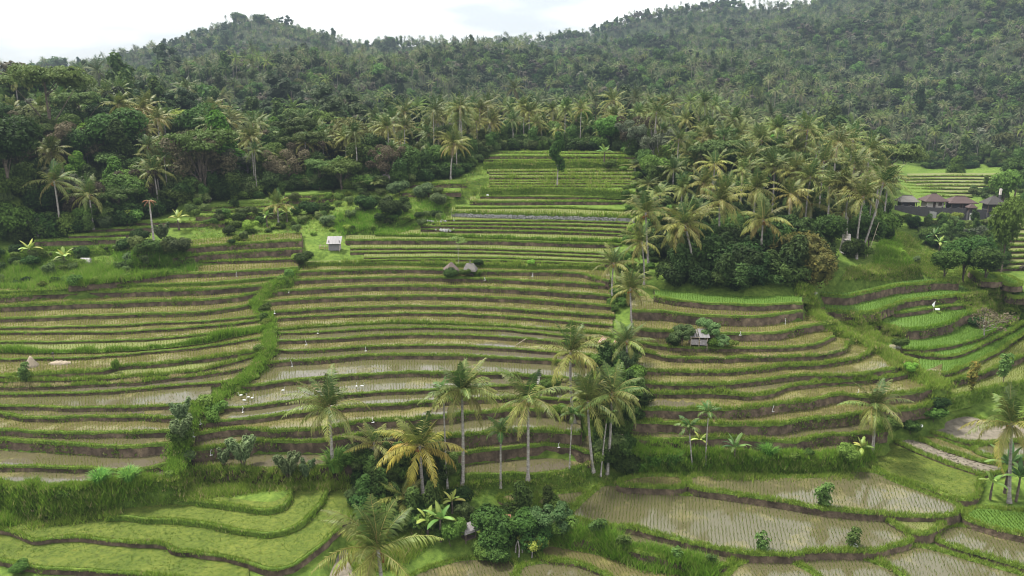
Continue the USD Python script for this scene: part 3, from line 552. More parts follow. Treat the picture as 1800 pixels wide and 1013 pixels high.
for nm in ORDER:
    s = SL[nm]; P, N, Bk, z, dh = s['P'], s['N'], s['Bk'], s['z'], s['dh']; n = len(P)
    rng = np.random.default_rng(sum(ord(c) * 31 ** i for i, c in enumerate(nm)) % 99991)
    far = float(np.hypot(P[:, 0], P[:, 1]).mean()); blk = s['block']
    bed = BED.get(blk, 'paddy_flooded' if nm in FLOOD else 'paddy_shallow')
    if blk == 'B' and nm[0] == 'E': bed = 'paddy_green' if int(nm[1:]) < 12 else ('turf' if nm in ('E13', 'E16', 'E23', 'E24', 'E25', 'E26') else 'paddy_green')
    if nm in ('D1', 'D2', 'D3', 'D4', 'D5', 'D9', 'D10', 'C1'): bed = 'paddy_young'
    elif blk == 'D': bed = 'paddy_green'
    if nm in ('A9', 'A12'): bed = 'paddy_green'
    what = NOUN[bed]; pos = s['i']
    order = ordinal(pos) + (' step up' if pos else ' step')
    x = group_xf('rice_terrace', kind='structure', label=f'{what} terrace, {order} {WHERE[blk]}', cat='rice terrace')
    # bed
    inner = P.copy(); inner[:, :2] -= N * 0.3; U = Bk - inner
    rows = [inner + U * t for t in (0, .33, .66, 1.0)]
    v, f = strip(rows); put('paddy_bed' if bed.startswith('paddy') else 'bed', v, fix_up(v, f), bed, x)
    # earth bank, wrapped round both ends
    e0 = P[0] + (Bk[0] - P[0]) * np.linspace(1, 0.05, 8)[:, None]; e1 = P[-1] + (Bk[-1] - P[-1]) * np.linspace(0.05, 1, 8)[:, None]
    Q = np.vstack([e0, P, e1]); NN = np.vstack([np.tile(-s['T'][0], (8, 1)), N, np.tile(s['T'][-1], (8, 1))])
    down = dh + (0.3 if blk != 'G' else 0.25)
    rows = []
    for t in (0.0, .08, .25, .45, .65, .85, 1.0):
        q = Q.copy(); nz = fb(np.c_[Q[:, :2], Q[:, 2] - 3 * t * down], 0.8, 21) - .5; n2 = fb(np.c_[Q[:, :2], Q[:, 2] - 6 * t * down], 2.5, 22) - .5
        off = BAT * dh * t + (nz * .38 + n2 * .2) * min(1, dh) * math.sin(math.pi * min(1, t * .8 + .08)) - (.03 if t == 0 else 0)
        q[:, :2] += NN * off[:, None]; q[:, 2] = z + .03 - t * down; rows.append(q)
    v, f = strip(rows)
    fn = np.cross(v[f[:, 1]] - v[f[:, 0]], v[f[:, 2]] - v[f[:, 0]]).mean(0)
    if (fn[:2] * N.mean(0)).sum() < 0: f = f[:, ::-1]
    put('stone_bank' if nm == 'E12' else 'grass_bank' if nm in GREENBANK else 'earth_bank', v, f, 'stone_wall' if nm == 'E12' else 'turf' if nm in GREENBANK else 'soil', x, smooth=True)
    # grassy rim: an uneven low ridge that hangs a little over the bank
    hg = TALL.get(nm, .13) * (.65 if nm in TALL else 1) if blk != 'I' else .3
    lump = (0.45 + 1.1 * fb(P, 1.6, 31))[:, None]
    hang = min(.12, .12 * dh) + .04
    prof = [(-.3, -.02), (-.22, .05), (-.1, .09), (.02, .07), (.09, -.02), (.1, -hang)]
    wid = .78 if hg < .6 else 1.3
    rows = []
    for o, dz in prof:
        q = P.copy(); q[:, :2] += N * (o * wid * (lump if o > 0 else 1)); q[:, 2] = z + dz * (lump[:, 0] if dz != -.02 else 1) * (1.6 if dz < -.1 else 1); rows.append(q)
    v, f = strip(rows); put('grass_rim', v, fix_up(v, f), 'turf', x, smooth=True)
    d = arc(P); dens = 26 if far < 100 else 20 if far < 130 else 12
    m = int(d[-1] * dens * (1.0 if hg < .6 else 2.0)); sp = rng.uniform(0, d[-1], m); p, nn, lm = along(P, sp, np.c_[N, N[:, 0] * 0], lump)
    o = rng.uniform(-.28, .1, m) * wid; p = p + nn * o[:, None]; p[:, 2] = z + np.where(o > .05 * wid, -(o / wid - .05) * 1.5 * min(1, dh / .5), .05)
    clump = (.5 + 1.0 * np.clip(fb(p, .9, 41) * 1.6 - .3, 0, 1.2)) * (.35 + 1.4 * np.clip(fb(p, .17, 43) * 2 - .5, 0, 1.1))
    col = grass_col(m, rng) * (0.85 + .35 * fb(p, .12, 8)[:, None])
    if nm in ('A9', 'E7', 'F11', 'D4', 'D5'): col = col * [.75, .95, .7]
    if nm in ('C5', 'A13') : col = np.where((fb(p, .5, 2) > .52)[:, None], mixc(GRASS_C, (.34, .3, .17), rng.random(m)), col)
    s3 = Soup(); s3.add(*blades(p, hg * clump, .06 + .04 * hg + (.03 if far > 120 else 0), .5, col, 4, .09, rng)); s3.put('grass_blades', 'grass_blade', x, kind='stuff')
    if nm not in GREENBANK and nm != 'E12' and dh > .3:
        m = int(d[-1] * dh * 16); sp = rng.uniform(0, d[-1], m); p, nn = along(P, sp, np.c_[N, N[:, 0] * 0]); t = rng.random(m) ** 1.5; p = p + nn * (BAT * dh * t + .03)[:, None]; p[:, 2] = z - t * dh
        kk = fb(p, .45, 71) + .25 * (fb(p, 2.5, 72) - .5) > .56; p = p[kk]
        if len(p): Soup().add(*blades(p, .22, .09, .9, grass_col(len(p), rng, .2) * [.75, .85, .75], 4, .1, rng)).put('bank_weeds', 'grass_blade', x, kind='stuff')
    if nm in GREENBANK:
        s4 = Soup(); m = int(d[-1] * dh * 14); sp = rng.uniform(0, d[-1], m); p, nn = along(P, sp, np.c_[N, N[:, 0] * 0]); t = rng.random(m)
        p = p + nn * (BAT * dh * t + .05)[:, None]; p[:, 2] = z - t * dh
        hh = {'C12': .5, 'B18': .3, 'A20': .5}.get(nm, .28)
        s4.add(*blades(p, hh * (.5 + fb(p, .5, 3)), .09, .6, grass_col(m, rng) * [.8, .9, .8], 4, .15, rng)); s4.put('bank_grass', 'grass_blade', x, kind='stuff')
    hide = np.zeros(n); j = ORDER.index(nm)
    if j + 1 < len(ORDER) and SL[ORDER[j + 1]]['block'] == blk and blk != 'F':
        hide = np.clip(SL[ORDER[j + 1]]['dh'] * np.hypot(P[:, 0], P[:, 1]) / (HC - z) * .9, 0, None) + .0
    if bed in ('paddy_shallow', 'paddy_flooded', 'paddy_green', 'paddy_young') and blk != 'I':
        if nm in WATER:
            xs = s['px'][:, 0]
            for a, b in WATER[nm]:
                kk = (xs >= a) & (xs <= b)
                if kk.sum() < 6: continue
                Pw, Bw, Nw = P[kk], Bk[kk], N[kk]; uu = (Bw - Pw); ww = np.linalg.norm(uu, axis=1); uu = uu / ww[:, None]; tt = np.linspace(0, 1, len(Pw))
                dep = np.minimum(ww - hide[kk] - .3, .55 + (1.0 + 1.6 * fb(Pw, .35, 61)) * np.sin(np.pi * tt) ** .5 * (.4 + fb(Pw, 2.0, 62))); dep = np.maximum(dep, .34)
                q0 = Pw + uu * .3; q1 = Pw + uu * dep[:, None]; q0[:, 2] = q1[:, 2] = z + .004
                v, f = strip([q0, q1]); put('open_water', v, fix_up(v, f), 'open_water', x)
        r = seedlings(P, Bk, hide, z, far, bed, rng, nm=nm)
        if r: Soup().add(*r).put('rice_seedlings', 'grass_blade', x, kind='stuff')
    if bed == 'fallow_turf':
        wd = np.linalg.norm(Bk - P, axis=1); m = int(d[-1] * wd.mean() * 9); sp = rng.uniform(0, d[-1], m); p, b = along(P, sp, Bk); p = p + (b - p) * rng.random((m, 1)); p[:, 2] = z
        Soup().add(*blades(p, .075 * (.3 + 1.4 * fb(p, .6, 5)), .1, 1.1, grass_col(m, rng, .05) * [.68, .7, .65], 3, .12, rng)).put('grass_blades', 'grass_blade', x, kind='stuff')

def polyplot(mat, z, outline, lab):
    px = L(outline); q = onz(px[:, 0], px[:, 1], z)
    ring = np.vstack([q, q[:1]]); d = arc(ring); st = np.arange(0, d[-1], .35); R_ = along(ring, st)[0]
    from scipy.ndimage import gaussian_filter1d
    R_ = np.stack([gaussian_filter1d(R_[:, k], 2.0, mode='wrap') for k in range(3)], 1); R_[:, 2] = z
    R_[:, :2] += ((meshkit.fbm(np.c_[R_[:, :2] * .6, R_[:, 2:]], 3, 2) - .5) * .3)[:, None]
    pg = Polygon(R_[:, :2]).buffer(0)
    if pg.geom_type != 'Polygon': pg = max(pg.geoms, key=lambda g: g.area)
    R_ = np.c_[np.array(pg.exterior.coords)[:-1], np.full(len(pg.exterior.coords) - 1, z)]
    rng = np.random.default_rng(len(lab) * 977 + int(z * 100) + 5000)
    x = group_xf('valley_paddy' if 'paddy' in mat else 'plot', kind='structure', label=lab, cat='paddy' if 'paddy' in mat else 'plot')
    v2, f2 = trimesh.creation.triangulate_polygon(pg, engine='earcut'); v3 = np.c_[v2, np.full(len(v2), z)]
    put('paddy_bed' if 'paddy' in mat else 'bed', v3, fix_up(v3, f2), mat, x)
    T = np.roll(R_, -1, 0)[:, :2] - np.roll(R_, 1, 0)[:, :2]; T /= np.linalg.norm(T, axis=1, keepdims=True) + 1e-9
    N = np.stack([T[:, 1], -T[:, 0]], 1)
    if Polygon(R_[:, :2]).exterior.is_ccw is False: N = -N
    C = lambda a: np.vstack([a, a[:1]])
    lump = .45 + 1.1 * fb(R_, 1.5, 13); rows = []
    for o, dz in [(-.06, -.03), (.06, .08), (.2, .14), (.34, .07), (.42, -.1)]:
        q = R_.copy(); q[:, :2] += N * o; q[:, 2] = z + dz * (lump if dz > 0 else 1); rows.append(C(q))
    v, f = strip(rows); put('grass_rim', v, fix_up(v, f), 'turf', x, smooth=True)
    rows = []
    for o, dz in [(.40, -.08), (.47, -.4), (.6, -.9)]:
        q = R_.copy(); q[:, :2] += N * (o + .12 * (fb(R_, 1.2, 17) - .5)[:, None]); q[:, 2] = z + dz; rows.append(C(q))
    v, f = strip(rows); put('earth_bank', v, f, 'soil', x, smooth=True)
    per = d[-1]; m = int(per * 40); i = rng.integers(0, len(R_), m); o = rng.uniform(0, .46, m)
    p = R_[i].copy(); p[:, :2] += N[i] * o[:, None] + rng.normal(0, .1, (m, 2)); p[:, 2] = z + np.where(o > .36, -.05, .08)
    Soup().add(*blades(p, .2 * (.5 + 1.2 * fb(p, .8, 6)) * 1.4, .06, .6, grass_col(m, rng), 4, .08, rng)).put('grass_blades', 'grass_blade', x, kind='stuff')
    if mat in ('paddy_flooded', 'paddy_shallow', 'paddy_green', 'paddy_young'):
        a, b, c, dd = pg.bounds; ang = rng.uniform(-.25, .35); ca, sa = math.cos(ang), math.sin(ang); span = max(c - a, dd - b) * 1.5; cx, cy = (a + c) / 2, (b + dd) / 2
        gx, gy = np.meshgrid(np.arange(-span / 2, span / 2, .33), np.arange(-span / 2, span / 2, .2)); bend = .5 * np.sin(gy * .12 + z)
        q = np.stack([cx + (gx + bend) * ca - gy * sa, cy + (gx + bend) * sa + gy * ca], -1).reshape(-1, 2); q = q[shapely.contains_xy(pg.buffer(-.25), q[:, 0], q[:, 1])]
        q = np.c_[q, np.full(len(q), z)]; q[:, :2] += rng.normal(0, .02, (len(q), 2)); q = q[(fb(q, .3, 77) > .4) | (rng.random(len(q)) < .55)]
        if len(q):
            c_ = mixc(RICE_A, RICE_B, rng.random(len(q))) * [.8, .95, .85]; kb = 2
            if mat == 'paddy_young': c_ = mixc((.055, .12, .013), (.09, .155, .02), rng.random(len(q))); kb = 4
            Soup().add(*blades(q, .25, .045 if mat != 'paddy_young' else .07, .45, c_, kb, .03, rng)).put('rice_seedlings', 'grass_blade', x, kind='stuff')
    if mat == 'fallow_turf':
        a, b, c, dd = pg.bounds; m = int((c - a) * (dd - b) * 14); q = np.c_[rng.uniform(a, c, m), rng.uniform(b, dd, m), np.full(m, z)]; q = q[shapely.contains_xy(pg, q[:, 0], q[:, 1])]
        Soup().add(*blades(q, .055 * (.4 + 1.2 * fb(q, .6, 5)), .12, 1.2, grass_col(len(q), rng, .05) * [.7, .72, .66], 3, .1, rng)).put('grass_blades', 'grass_blade', x, kind='stuff')
    if mat == 'plowed_mud':
        a, b, c, dd = pg.bounds; S_ = Soup(); m = int((c - a) * (dd - b) * 5); q = np.c_[rng.uniform(a, c, m), rng.uniform(b, dd, m), np.full(m, z)]; q = q[shapely.contains_xy(pg.buffer(-.2), q[:, 0], q[:, 1])][:900]
        if z == 1.25:
            ico = trimesh.creation.icosphere(0)
            for p in q: S_.add(ico.vertices * rng.uniform(.08, .22, 3) * [1, 1, .6] + p + [0, 0, .02], ico.faces)
            S_.put('clods', 'plowed_mud', x, kind='stuff')
for p_ in POLY: polyplot(*p_)

# grassy divider strip between the left and the middle blocks, and other grass that nobody could count
def ridge(name, px, width, rise, mat, lab, cat, step=.5):
    q = hit(px[:, 0], px[:, 1]); d = arc(q); s_ = np.arange(0, d[-1], step); c = along(q, s_)[0]
    T = np.gradient(c[:, :2], axis=0); T /= np.linalg.norm(T, axis=1, keepdims=True) + 1e-9; N = np.stack([T[:, 1], -T[:, 0]], 1)
    offs = np.array([-1, -.7, -.35, 0, .35, .7, 1]) * width; rows = []
    top = np.max([surface(c[:, 0] + N[:, 0] * o, c[:, 1] + N[:, 1] * o) for o in offs * .6], axis=0); top = gaussian_filter(top, 2)
    for o in offs:
        p = c.copy(); p[:, :2] += N * (o * (1 + .5 * (fb(c, .5, 51) - .5)))[:, None]
        p[:, 2] = top + rise * (1 - (o / width) ** 2) * (.5 + fb(p, .7, 52)) - .9 * (o / width) ** 4; rows.append(p)
    v, f = strip(rows); x = group_xf(name, kind='structure', label=lab, cat=cat); put('hummocks', v, fix_up(v, f), mat, x, smooth=True)
    return v, x
_px = resample(DV1[2:], 3)
_v, _x = ridge('grassy_strip', _px, .62, .22, 'turf', 'diagonal grassy strip running down between the left and middle rice terraces', 'grass strip')
_i = RNG.integers(0, len(_v), 9000); _p = _v[_i] + np.c_[RNG.normal(0, .3, (9000, 2)), np.zeros(9000)]
Soup().add(*blades(_p, .3 * (.4 + 1.3 * fb(_p, .6, 3)), .1, .8, grass_col(9000, RNG, .1) * [.8, .95, .8], 4, .2)).put('grass_blades', 'grass_blade', _x, kind='stuff')
_px = resample(L('p 1405,512 1425,545 1455,570 1475,590 1505,600 1545,617 1590,642 1608,662 1635,680 1660,690'), 3)
_v, _x = ridge('grassy_strip', _px, .9, .35, 'turf', 'winding grassy strip between the right hand terraces and the spur', 'grass strip')
_i = RNG.integers(0, len(_v), 6000); _p = _v[_i] + np.c_[RNG.normal(0, .3, (6000, 2)), np.zeros(6000)]
Soup().add(*blades(_p, .4 * (.4 + 1.3 * fb(_p, .6, 3)), .1, .8, grass_col(6000, RNG, .15), 4, .2)).put('grass_blades', 'grass_blade', _x, kind='stuff')
def patch(s, n, h, w, col=1.0, lean=.7, k=4, dry=.22, spread=.24, seed=1):
    q = L(s); pg = Polygon(q); a, b, c, d = pg.bounds; rng = np.random.default_rng(seed + n); m = int(n * 1.9)
    xy = np.c_[rng.uniform(a, c, m), rng.uniform(b, d, m)]; xy = xy[shapely.contains_xy(pg, xy[:, 0], xy[:, 1])][:n]
    P = hit(xy[:, 0], xy[:, 1])
    return blades(P, h * (.2 + 1.6 * np.clip(fb(P, .45, seed) * 1.8 - .4, 0, 1.1)), w, lean, grass_col(len(P), rng, dry) * np.asarray(col), k, spread, rng)
def patches(name, lab, lst):
    S_ = Soup()
    for i, a in enumerate(lst): S_.add(*patch(*a[:4], **(a[4] if len(a) > 4 else {}), seed=i * 7 + len(name)))
    S_.put(name, 'grass_blade', kind='stuff', label=lab, cat='grass')
patches('tall_grass', 'tall dark green grass and weeds on the bank at the left above the long terraces', [
    ('p -40,505 0,452 120,462 200,470 260,470 300,485 200,500 120,508 60,512', 5200, .8, .08, dict(col=(.75, .95, .7))), ('p 200,450 340,450 345,478 270,488 210,470', 1200, .8, .1, dict(col=(.6, .85, .6))),
    ('p -40,440 200,440 330,415 420,410 330,440 200,470 -40,470', 1500, .3, .09, dict(col=(.8, .95, .75)))])
patches('weedy_grass', 'rough grass and weeds covering the slope below the forest edge', [
    ('p 330,370 560,345 720,330 790,330 800,395 700,410 560,410 400,430 330,410', 3600, .26, .1, dict(dry=.25)), ('p 560,385 790,350 790,385 700,412 600,414', 2200, .6, .1, dict(col=(.65, .95, .6))),
    ('p 630,300 800,318 880,280 880,345 800,370 640,345', 1800, .28, .1, dict(dry=.25)), ('p 880,266 1100,266 1100,330 880,335', 2400, .4, .12, dict(dry=.2))])
patches('hedge_grass', 'tall bright green grass hedge along the foot of the right terraces', [
    ('p 1100,835 1100,790 1180,788 1320,800 1420,798 1500,790 1540,790 1545,800 1500,828 1400,838 1250,840', 5200, .6, .09, dict(col=(.8, 1, .7))), ('p 1250,838 1500,828 1500,845 1250,845', 900, .4, .08)])
patches('bank_grass', 'long grass on the bank between the left terraces and the mown steps', [
    ('p -40,862 110,862 260,842 280,860 190,900 60,915 -40,940', 6500, .6, .09, dict(col=(.85, 1, .75), k=5)), ('p 280,860 330,840 420,835 600,842 640,862 500,862 330,880', 3200, .45, .1), ('p 40,905 190,890 215,905 150,920 60,930', 900, .5, .1)])
patches('path_grass', 'short grass along the path at the foot of the middle terraces', [
    ('p 620,870 760,862 840,850 1000,845 1060,838 1100,845 1000,862 880,868 800,885 720,910 640,940 600,930', 4200, .22, .08), ('p 640,930 720,915 760,960 700,1000 620,1013', 1800, .4, .1),
    ('r 1120,770 1250,800 1400,830 1600,880 1788,925 s 160,965 160,1040 r 1600,990 1300,885 1100,850', 4800, .75, .09, dict(col=(.75, 1, .7), k=5))])
patches('spur_grass', 'rough yellowish grass on the open ridge at the right', [
    ('i 620,20 800,60 1000,200 1330,340 1470,480 1340,560 1180,480 950,440 850,380 500,360 520,160 620,120', 8000, .3, .1, dict(dry=.2)), ('i 480,330 520,170 640,60 720,180 800,320 700,360', 2200, .7, .1, dict(col=(.8, 1.05, .7))),
    ('i 200,470 250,350 480,340 850,370 900,440 700,480', 1800, .4, .1, dict(dry=.35)), ('j 500,120 740,250 780,280 560,330 300,260 150,130', 2200, .35, .1), ('j 560,330 700,420 900,560 1100,640 1000,690 800,600 640,520 480,380', 2600, .4, .1), ('i 1200,600 1500,560 1700,620 1796,700 1700,860 1500,860 1300,740', 2600, .4, .1, dict(dry=.3))])

# ------------------------------------------------------------------ plants: one prototype of each kind, then copies
def tube(pts, rad, sides=6):
    pts = np.asarray(pts, float); rad = np.broadcast_to(rad, len(pts)); T = np.gradient(pts, axis=0); T /= np.linalg.norm(T, axis=1, keepdims=True) + 1e-9
    up = np.where(abs(T[:, 2:]) > .9, [1.0, 0, 0], [0, 0, 1.0]); A_ = np.cross(T, up); A_ /= np.linalg.norm(A_, axis=1, keepdims=True); B_ = np.cross(T, A_)
    a = np.arange(sides) * 2 * np.pi / sides
    v = pts[:, None] + rad[:, None, None] * (np.cos(a)[None, :, None] * A_[:, None] + np.sin(a)[None, :, None] * B_[:, None])
    n = len(pts); i = np.arange(n * sides).reshape(n, sides); q = np.stack([i[:-1], np.roll(i, -1, 1)[:-1], np.roll(i, -1, 1)[1:], i[1:]], -1).reshape(-1, 4)
    return v.reshape(-1, 3), np.vstack([q[:, [0, 1, 2]], q[:, [0, 2, 3]]])
def frond(Lf, elev, droop, az_, nl, rng, col, leaf=.75, wid=.1, hang=.7, rach=.03):
    # arching rachis with a row of hanging leaflets on each side
    m = 9; t = np.linspace(0, 1, m); e = elev - droop * t ** 1.3
    dr, dz = np.cos(e) * Lf / (m - 1), np.sin(e) * Lf / (m - 1)
    r = np.r_[0, np.cumsum(dr[:-1])]; z = np.r_[0, np.cumsum(dz[:-1])]
    ca, sa = math.cos(az_), math.sin(az_); side = np.array([-sa, ca, 0])
    pts = np.stack([r * ca, r * sa, z], 1) + side * (rng.normal(0, .12) * t ** 2 * Lf)[:, None]
    S_ = Soup(); v, f = tube(pts, np.linspace(rach, rach * .3, m), 3); rc = np.array([.24, .21, .07]); S_.add(v, f, rc * rng.uniform(.8, 1.1))
    u = np.linspace(.1, .99, nl); P = np.stack([np.interp(u, t, pts[:, k]) for k in range(3)], 1)
    fw = np.stack([np.interp(u, t, np.gradient(pts[:, k], t)) for k in range(3)], 1); fw /= np.linalg.norm(fw, axis=1, keepdims=True)
    nrm = np.cross(fw, side); nrm *= np.sign(nrm[:, 2:] + 1e-6)
    l = leaf * np.clip(np.sin(np.pi * np.clip(u * .9 + .13, 0, 1)) ** .6, .25, 1) * rng.uniform(.8, 1.15, nl)
    for sgn in (-1, 1):
        keep = rng.random(nl) > .06; hg = hang * rng.uniform(.6, 1.3, nl)
        dirn = side * sgn * .8 + fw * .55 + rng.normal(0, .08, (nl, 3)); dirn[:, 2] -= hg * .45; dirn /= np.linalg.norm(dirn, axis=1, keepdims=True)
        d2 = dirn.copy(); d2[:, 2] -= hg * .9; d2 /= np.linalg.norm(d2, axis=1, keepdims=True)
        mid = P + dirn * (l * .5)[:, None]; tip = mid + d2 * (l * .5)[:, None]; w = fw * (wid * .5)
        v = np.stack([P - w * .6, P + w * .6, mid + w, mid - w, tip], 1)[keep].reshape(-1, 3); k = np.arange(keep.sum())[:, None] * 5
        f = np.vstack([k + [0, 1, 2], k + [0, 2, 3], k + [3, 2, 4]])
        c = col * rng.uniform(.8, 1.2, (keep.sum(), 1)); tipc = c * [1.15, 1.0, .8]
        S_.add(v, f, np.stack([c, c, c, c, tipc], 1).reshape(-1, 3))
    return S_
PG, PY, PO, PB = np.array((.034, .066, .015)), np.array((.098, .13, .03)), np.array((.235, .2, .035)), np.array((.13, .11, .06))
def trunk_mesh(h, r0, r1, bend, rng, sides=7, n=14):
    t = np.linspace(0, 1, n); a = rng.uniform(0, 6.28); off = bend * (t ** 1.6 - t)
    pts = np.stack([np.cos(a) * off, np.sin(a) * off, t * h], 1); rad = r1 + (r0 - r1) * (1 - t) ** 1.2 + (r0 * .6) * np.exp(-t * h / .35)
    rad = rad * (1 + .06 * np.sin(np.arange(n) * 2.4)); return tube(pts, rad, sides)
def coconut(name, h, nf, nl, golden, rng, parts, leafw=.1, Lf=4.0, upright=.45, young=False):
    pr = proto(name); path = f'/World/library/{name}'
    v, f = trunk_mesh(h, .17, .12, rng.uniform(.4, 1.7) * (h / 12), rng, 8 if parts else 5, 16 if parts else 6); put('trunk', v, f, 'bark', path, smooth=True)
    allf = Soup(); seedw = rng.uniform(0, 6.28)
    for i in range(nf):
        q = i / (nf - 1); el = math.radians(86 - 112 * q ** .95 + rng.normal(0, 5)); dr = math.radians(28 + 62 * min(1, q * 1.5) + rng.normal(0, 8)) * (0.8 if young else 1)
        a = i * 2.39996 + rng.normal(0, .4); a += .45 * math.sin(a - seedw); ln = Lf * (.78 + .3 * min(1, q * 2.2)) * rng.uniform(.78, 1.12) * (.85 if q > .85 else 1)
        c = mixc(PG, PY, np.clip(q * 1.5 + rng.normal(0, .15), 0, 1)); c = mixc(c, PO, np.clip(golden * (q * 1.8), 0, 1)); c = mixc(c, PB, max(0, (q - .82) * 3.2) * rng.random())
        S_ = frond(ln, el, dr, a, nl, rng, c, 1.0, leafw, .35 + .9 * q)
        S_.v = [x + [0, 0, h - .1] for x in S_.v]
        if parts: S_.put('frond', 'palm_leaf', path)
        else: allf.add(np.vstack(S_.v), np.vstack(S_.f), np.vstack(S_.c))
    if not parts: allf.put('crown', 'palm_leaf', path)
    nut = Soup(); ico = trimesh.creation.icosphere(1 if parts else 0)
    for k in range(9 if parts else 4):
        a = rng.uniform(0, 6.28); p = np.array([math.cos(a) * rng.uniform(.18, .42), math.sin(a) * rng.uniform(.18, .42), h - .25 - rng.random() * .5])
        nut.add(ico.vertices * [.13, .13, .16] + p, ico.faces, mixc((.16, .13, .03), (.2, .09, .025), rng.random()))
    nut.put('coconut_bunch', 'palm_leaf', path, kind='stuff')
    return h
PALMS = {}
for k, (h, g) in enumerate([(6, .1), (8, .22), (9.5, 0), (11, .2), (12.5, .05), (4, .25), (7, .3), (10.2, .12), (11.8, 0), (8.8, .08)]):
    nm = f'near_palm_{k}'; PALMS[nm] = coconut(nm, h, (23, 21, 25, 18, 22, 14, 24, 26, 19, 17)[k], 30, g, np.random.default_rng(100 + k), True, .11, (4.6, 4.5, 4.3, 4.8, 4.4, 4.2, 4.6, 4.2, 4.7, 4.9)[k], young=h <= 4)
coconut('golden_palm', 5.2, 18, 34, .8, np.random.default_rng(140), True, .12, 4.2)
MIDP = {}
for k, (h, g) in enumerate([(8, .15), (10, 0), (12, .12), (14, .05), (9, .3), (11, .1), (13, 0)]):
    nm = f'grove_palm_{k}'; MIDP[nm] = coconut(nm, h, (23, 19, 25, 21, 16, 27, 18)[k], 17, g, np.random.default_rng(200 + k), False, .18, (4.4, 4.6, 4.2, 4.5, 4.0, 4.3, 4.7)[k])
def areca(name, h, rng, parts=True):
    pr = proto(name); path = f'/World/library/{name}'; v, f = trunk_mesh(h, .09, .07, .3, rng, 6, 10); put('trunk', v, f, 'bark', path, smooth=True)
    v, f = tube([[0, 0, h - .05], [0, 0, h + .35], [0, 0, h + .8]], [.1, .09, .05], 6); put('crownshaft', v, f, 'palm_leaf', path, np.tile((.09, .14, .03), (len(v), 1)))
    for i in range(10):
        q = i / 9; S_ = frond(1.75 * rng.uniform(.85, 1.1), math.radians(80 - 75 * q), math.radians(70 + 40 * q), i * 2.39996, 16, rng, mixc((.035, .085, .018), (.1, .14, .03), q * rng.random() + .1), .55, .12, .6, .02)
        S_.v = [x + [0, 0, h + .7] for x in S_.v]; S_.put('frond', 'palm_leaf', path)
for k, h in enumerate((4.2, 6.2, 8.0)): areca(f'areca_{k}', h, np.random.default_rng(300 + k))

def leaves(P, Nn, size, asp, col, rng, fold=.25):
    n = len(P); a = rng.normal(0, 1, (n, 3)); ax = np.cross(Nn, a); ax /= np.linalg.norm(ax, axis=1, keepdims=True) + 1e-9; bx = np.cross(Nn, ax)
    s = size * rng.uniform(.6, 1.3, n)
    b0 = P - ax * (s * asp * .5)[:, None]; t0 = P + ax * (s * asp * .5)[:, None] - Nn * (s * fold)[:, None]
    l0 = P - bx * (s * .5)[:, None]; r0 = P + bx * (s * .5)[:, None]
    v = np.stack([b0, r0, t0, l0], 1).reshape(-1, 3); k = np.arange(n)[:, None] * 4
    return v, np.vstack([k + [0, 1, 2], k + [0, 2, 3]]), np.repeat(col, 4, 0)
def cloud(lobes, n, size, asp, ca, cb, rng, inner=.72, upb=.35, clump=2.2):
    w = np.array([l[1][0] * l[1][1] + l[1][0] * l[1][2] for l in lobes]); i = rng.choice(len(lobes), n, p=w / w.sum())
    C_ = np.array([l[0] for l in lobes])[i]; R_ = np.array([l[1] for l in lobes])[i]
    d = rng.normal(0, 1, (n, 3)); d /= np.linalg.norm(d, axis=1, keepdims=True); d[:, 2] = np.where((d[:, 2] < -.3) & (rng.random(n) < .6), -d[:, 2], d[:, 2])
    rad = rng.uniform(inner, 1.05, n); P = C_ + d * R_ * rad[:, None]
    nz = meshkit.fbm(P * clump / max(R_.mean(), .3), 3, int(rng.integers(99))); keep = nz > .4; P, d, nz = P[keep], d[keep], nz[keep]
    Nn = d + [0, 0, upb] + rng.normal(0, .45, P.shape); Nn /= np.linalg.norm(Nn, axis=1, keepdims=True)
    col = mixc(ca, cb, np.clip((nz - .4) * 2.2 + rng.normal(0, .18, len(P)), 0, 1))
    return leaves(P, Nn, size, asp, col, rng)
DG, MG, YG, OL, BR, GR = (.02, .043, .01), (.044, .086, .015), (.095, .145, .022), (.072, .084, .02), (.085, .07, .04), (.08, .1, .06)
def tree(name, h, lobes, n, size, ca, cb, rng, asp=1.5, stems=3, r0=.2, core=True, bark='dark_bark', nbranch=6, inner=.72):
    path = f'/World/library/{name}'; proto(name); S_ = Soup(); cen = np.mean([l[0] for l in lobes], axis=0)
    zb = min(l[0][2] - l[1][2] for l in lobes)
    t = np.linspace(0, 1, 6); bend = rng.normal(0, .25, 2); pts = np.stack([bend[0] * np.sin(t * 2.5) * .6, bend[1] * np.sin(t * 2) * .6, t * (zb + (cen[2] - zb) * .7)], 1); S_.add(*tube(pts, np.linspace(r0, r0 * .5, 6), 6))
    for l in sorted(lobes, key=lambda _: rng.random())[:nbranch]:
        a = pts[rng.integers(2, 5)]; e = np.array(l[0]); m = (a + e) / 2 + rng.normal(0, .2, 3); S_.add(*tube([a, m, e], [r0 * .45, r0 * .3, r0 * .1], 4))
    S_.put('trunk', bark, path, smooth=True)
    cr = Soup().add(*cloud(lobes, n, size, asp, ca, cb, rng, inner))
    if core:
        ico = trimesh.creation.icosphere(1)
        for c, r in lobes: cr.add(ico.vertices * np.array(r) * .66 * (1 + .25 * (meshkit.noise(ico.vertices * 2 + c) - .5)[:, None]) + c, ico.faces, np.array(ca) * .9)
    cr.put('crown', 'leaf', path)
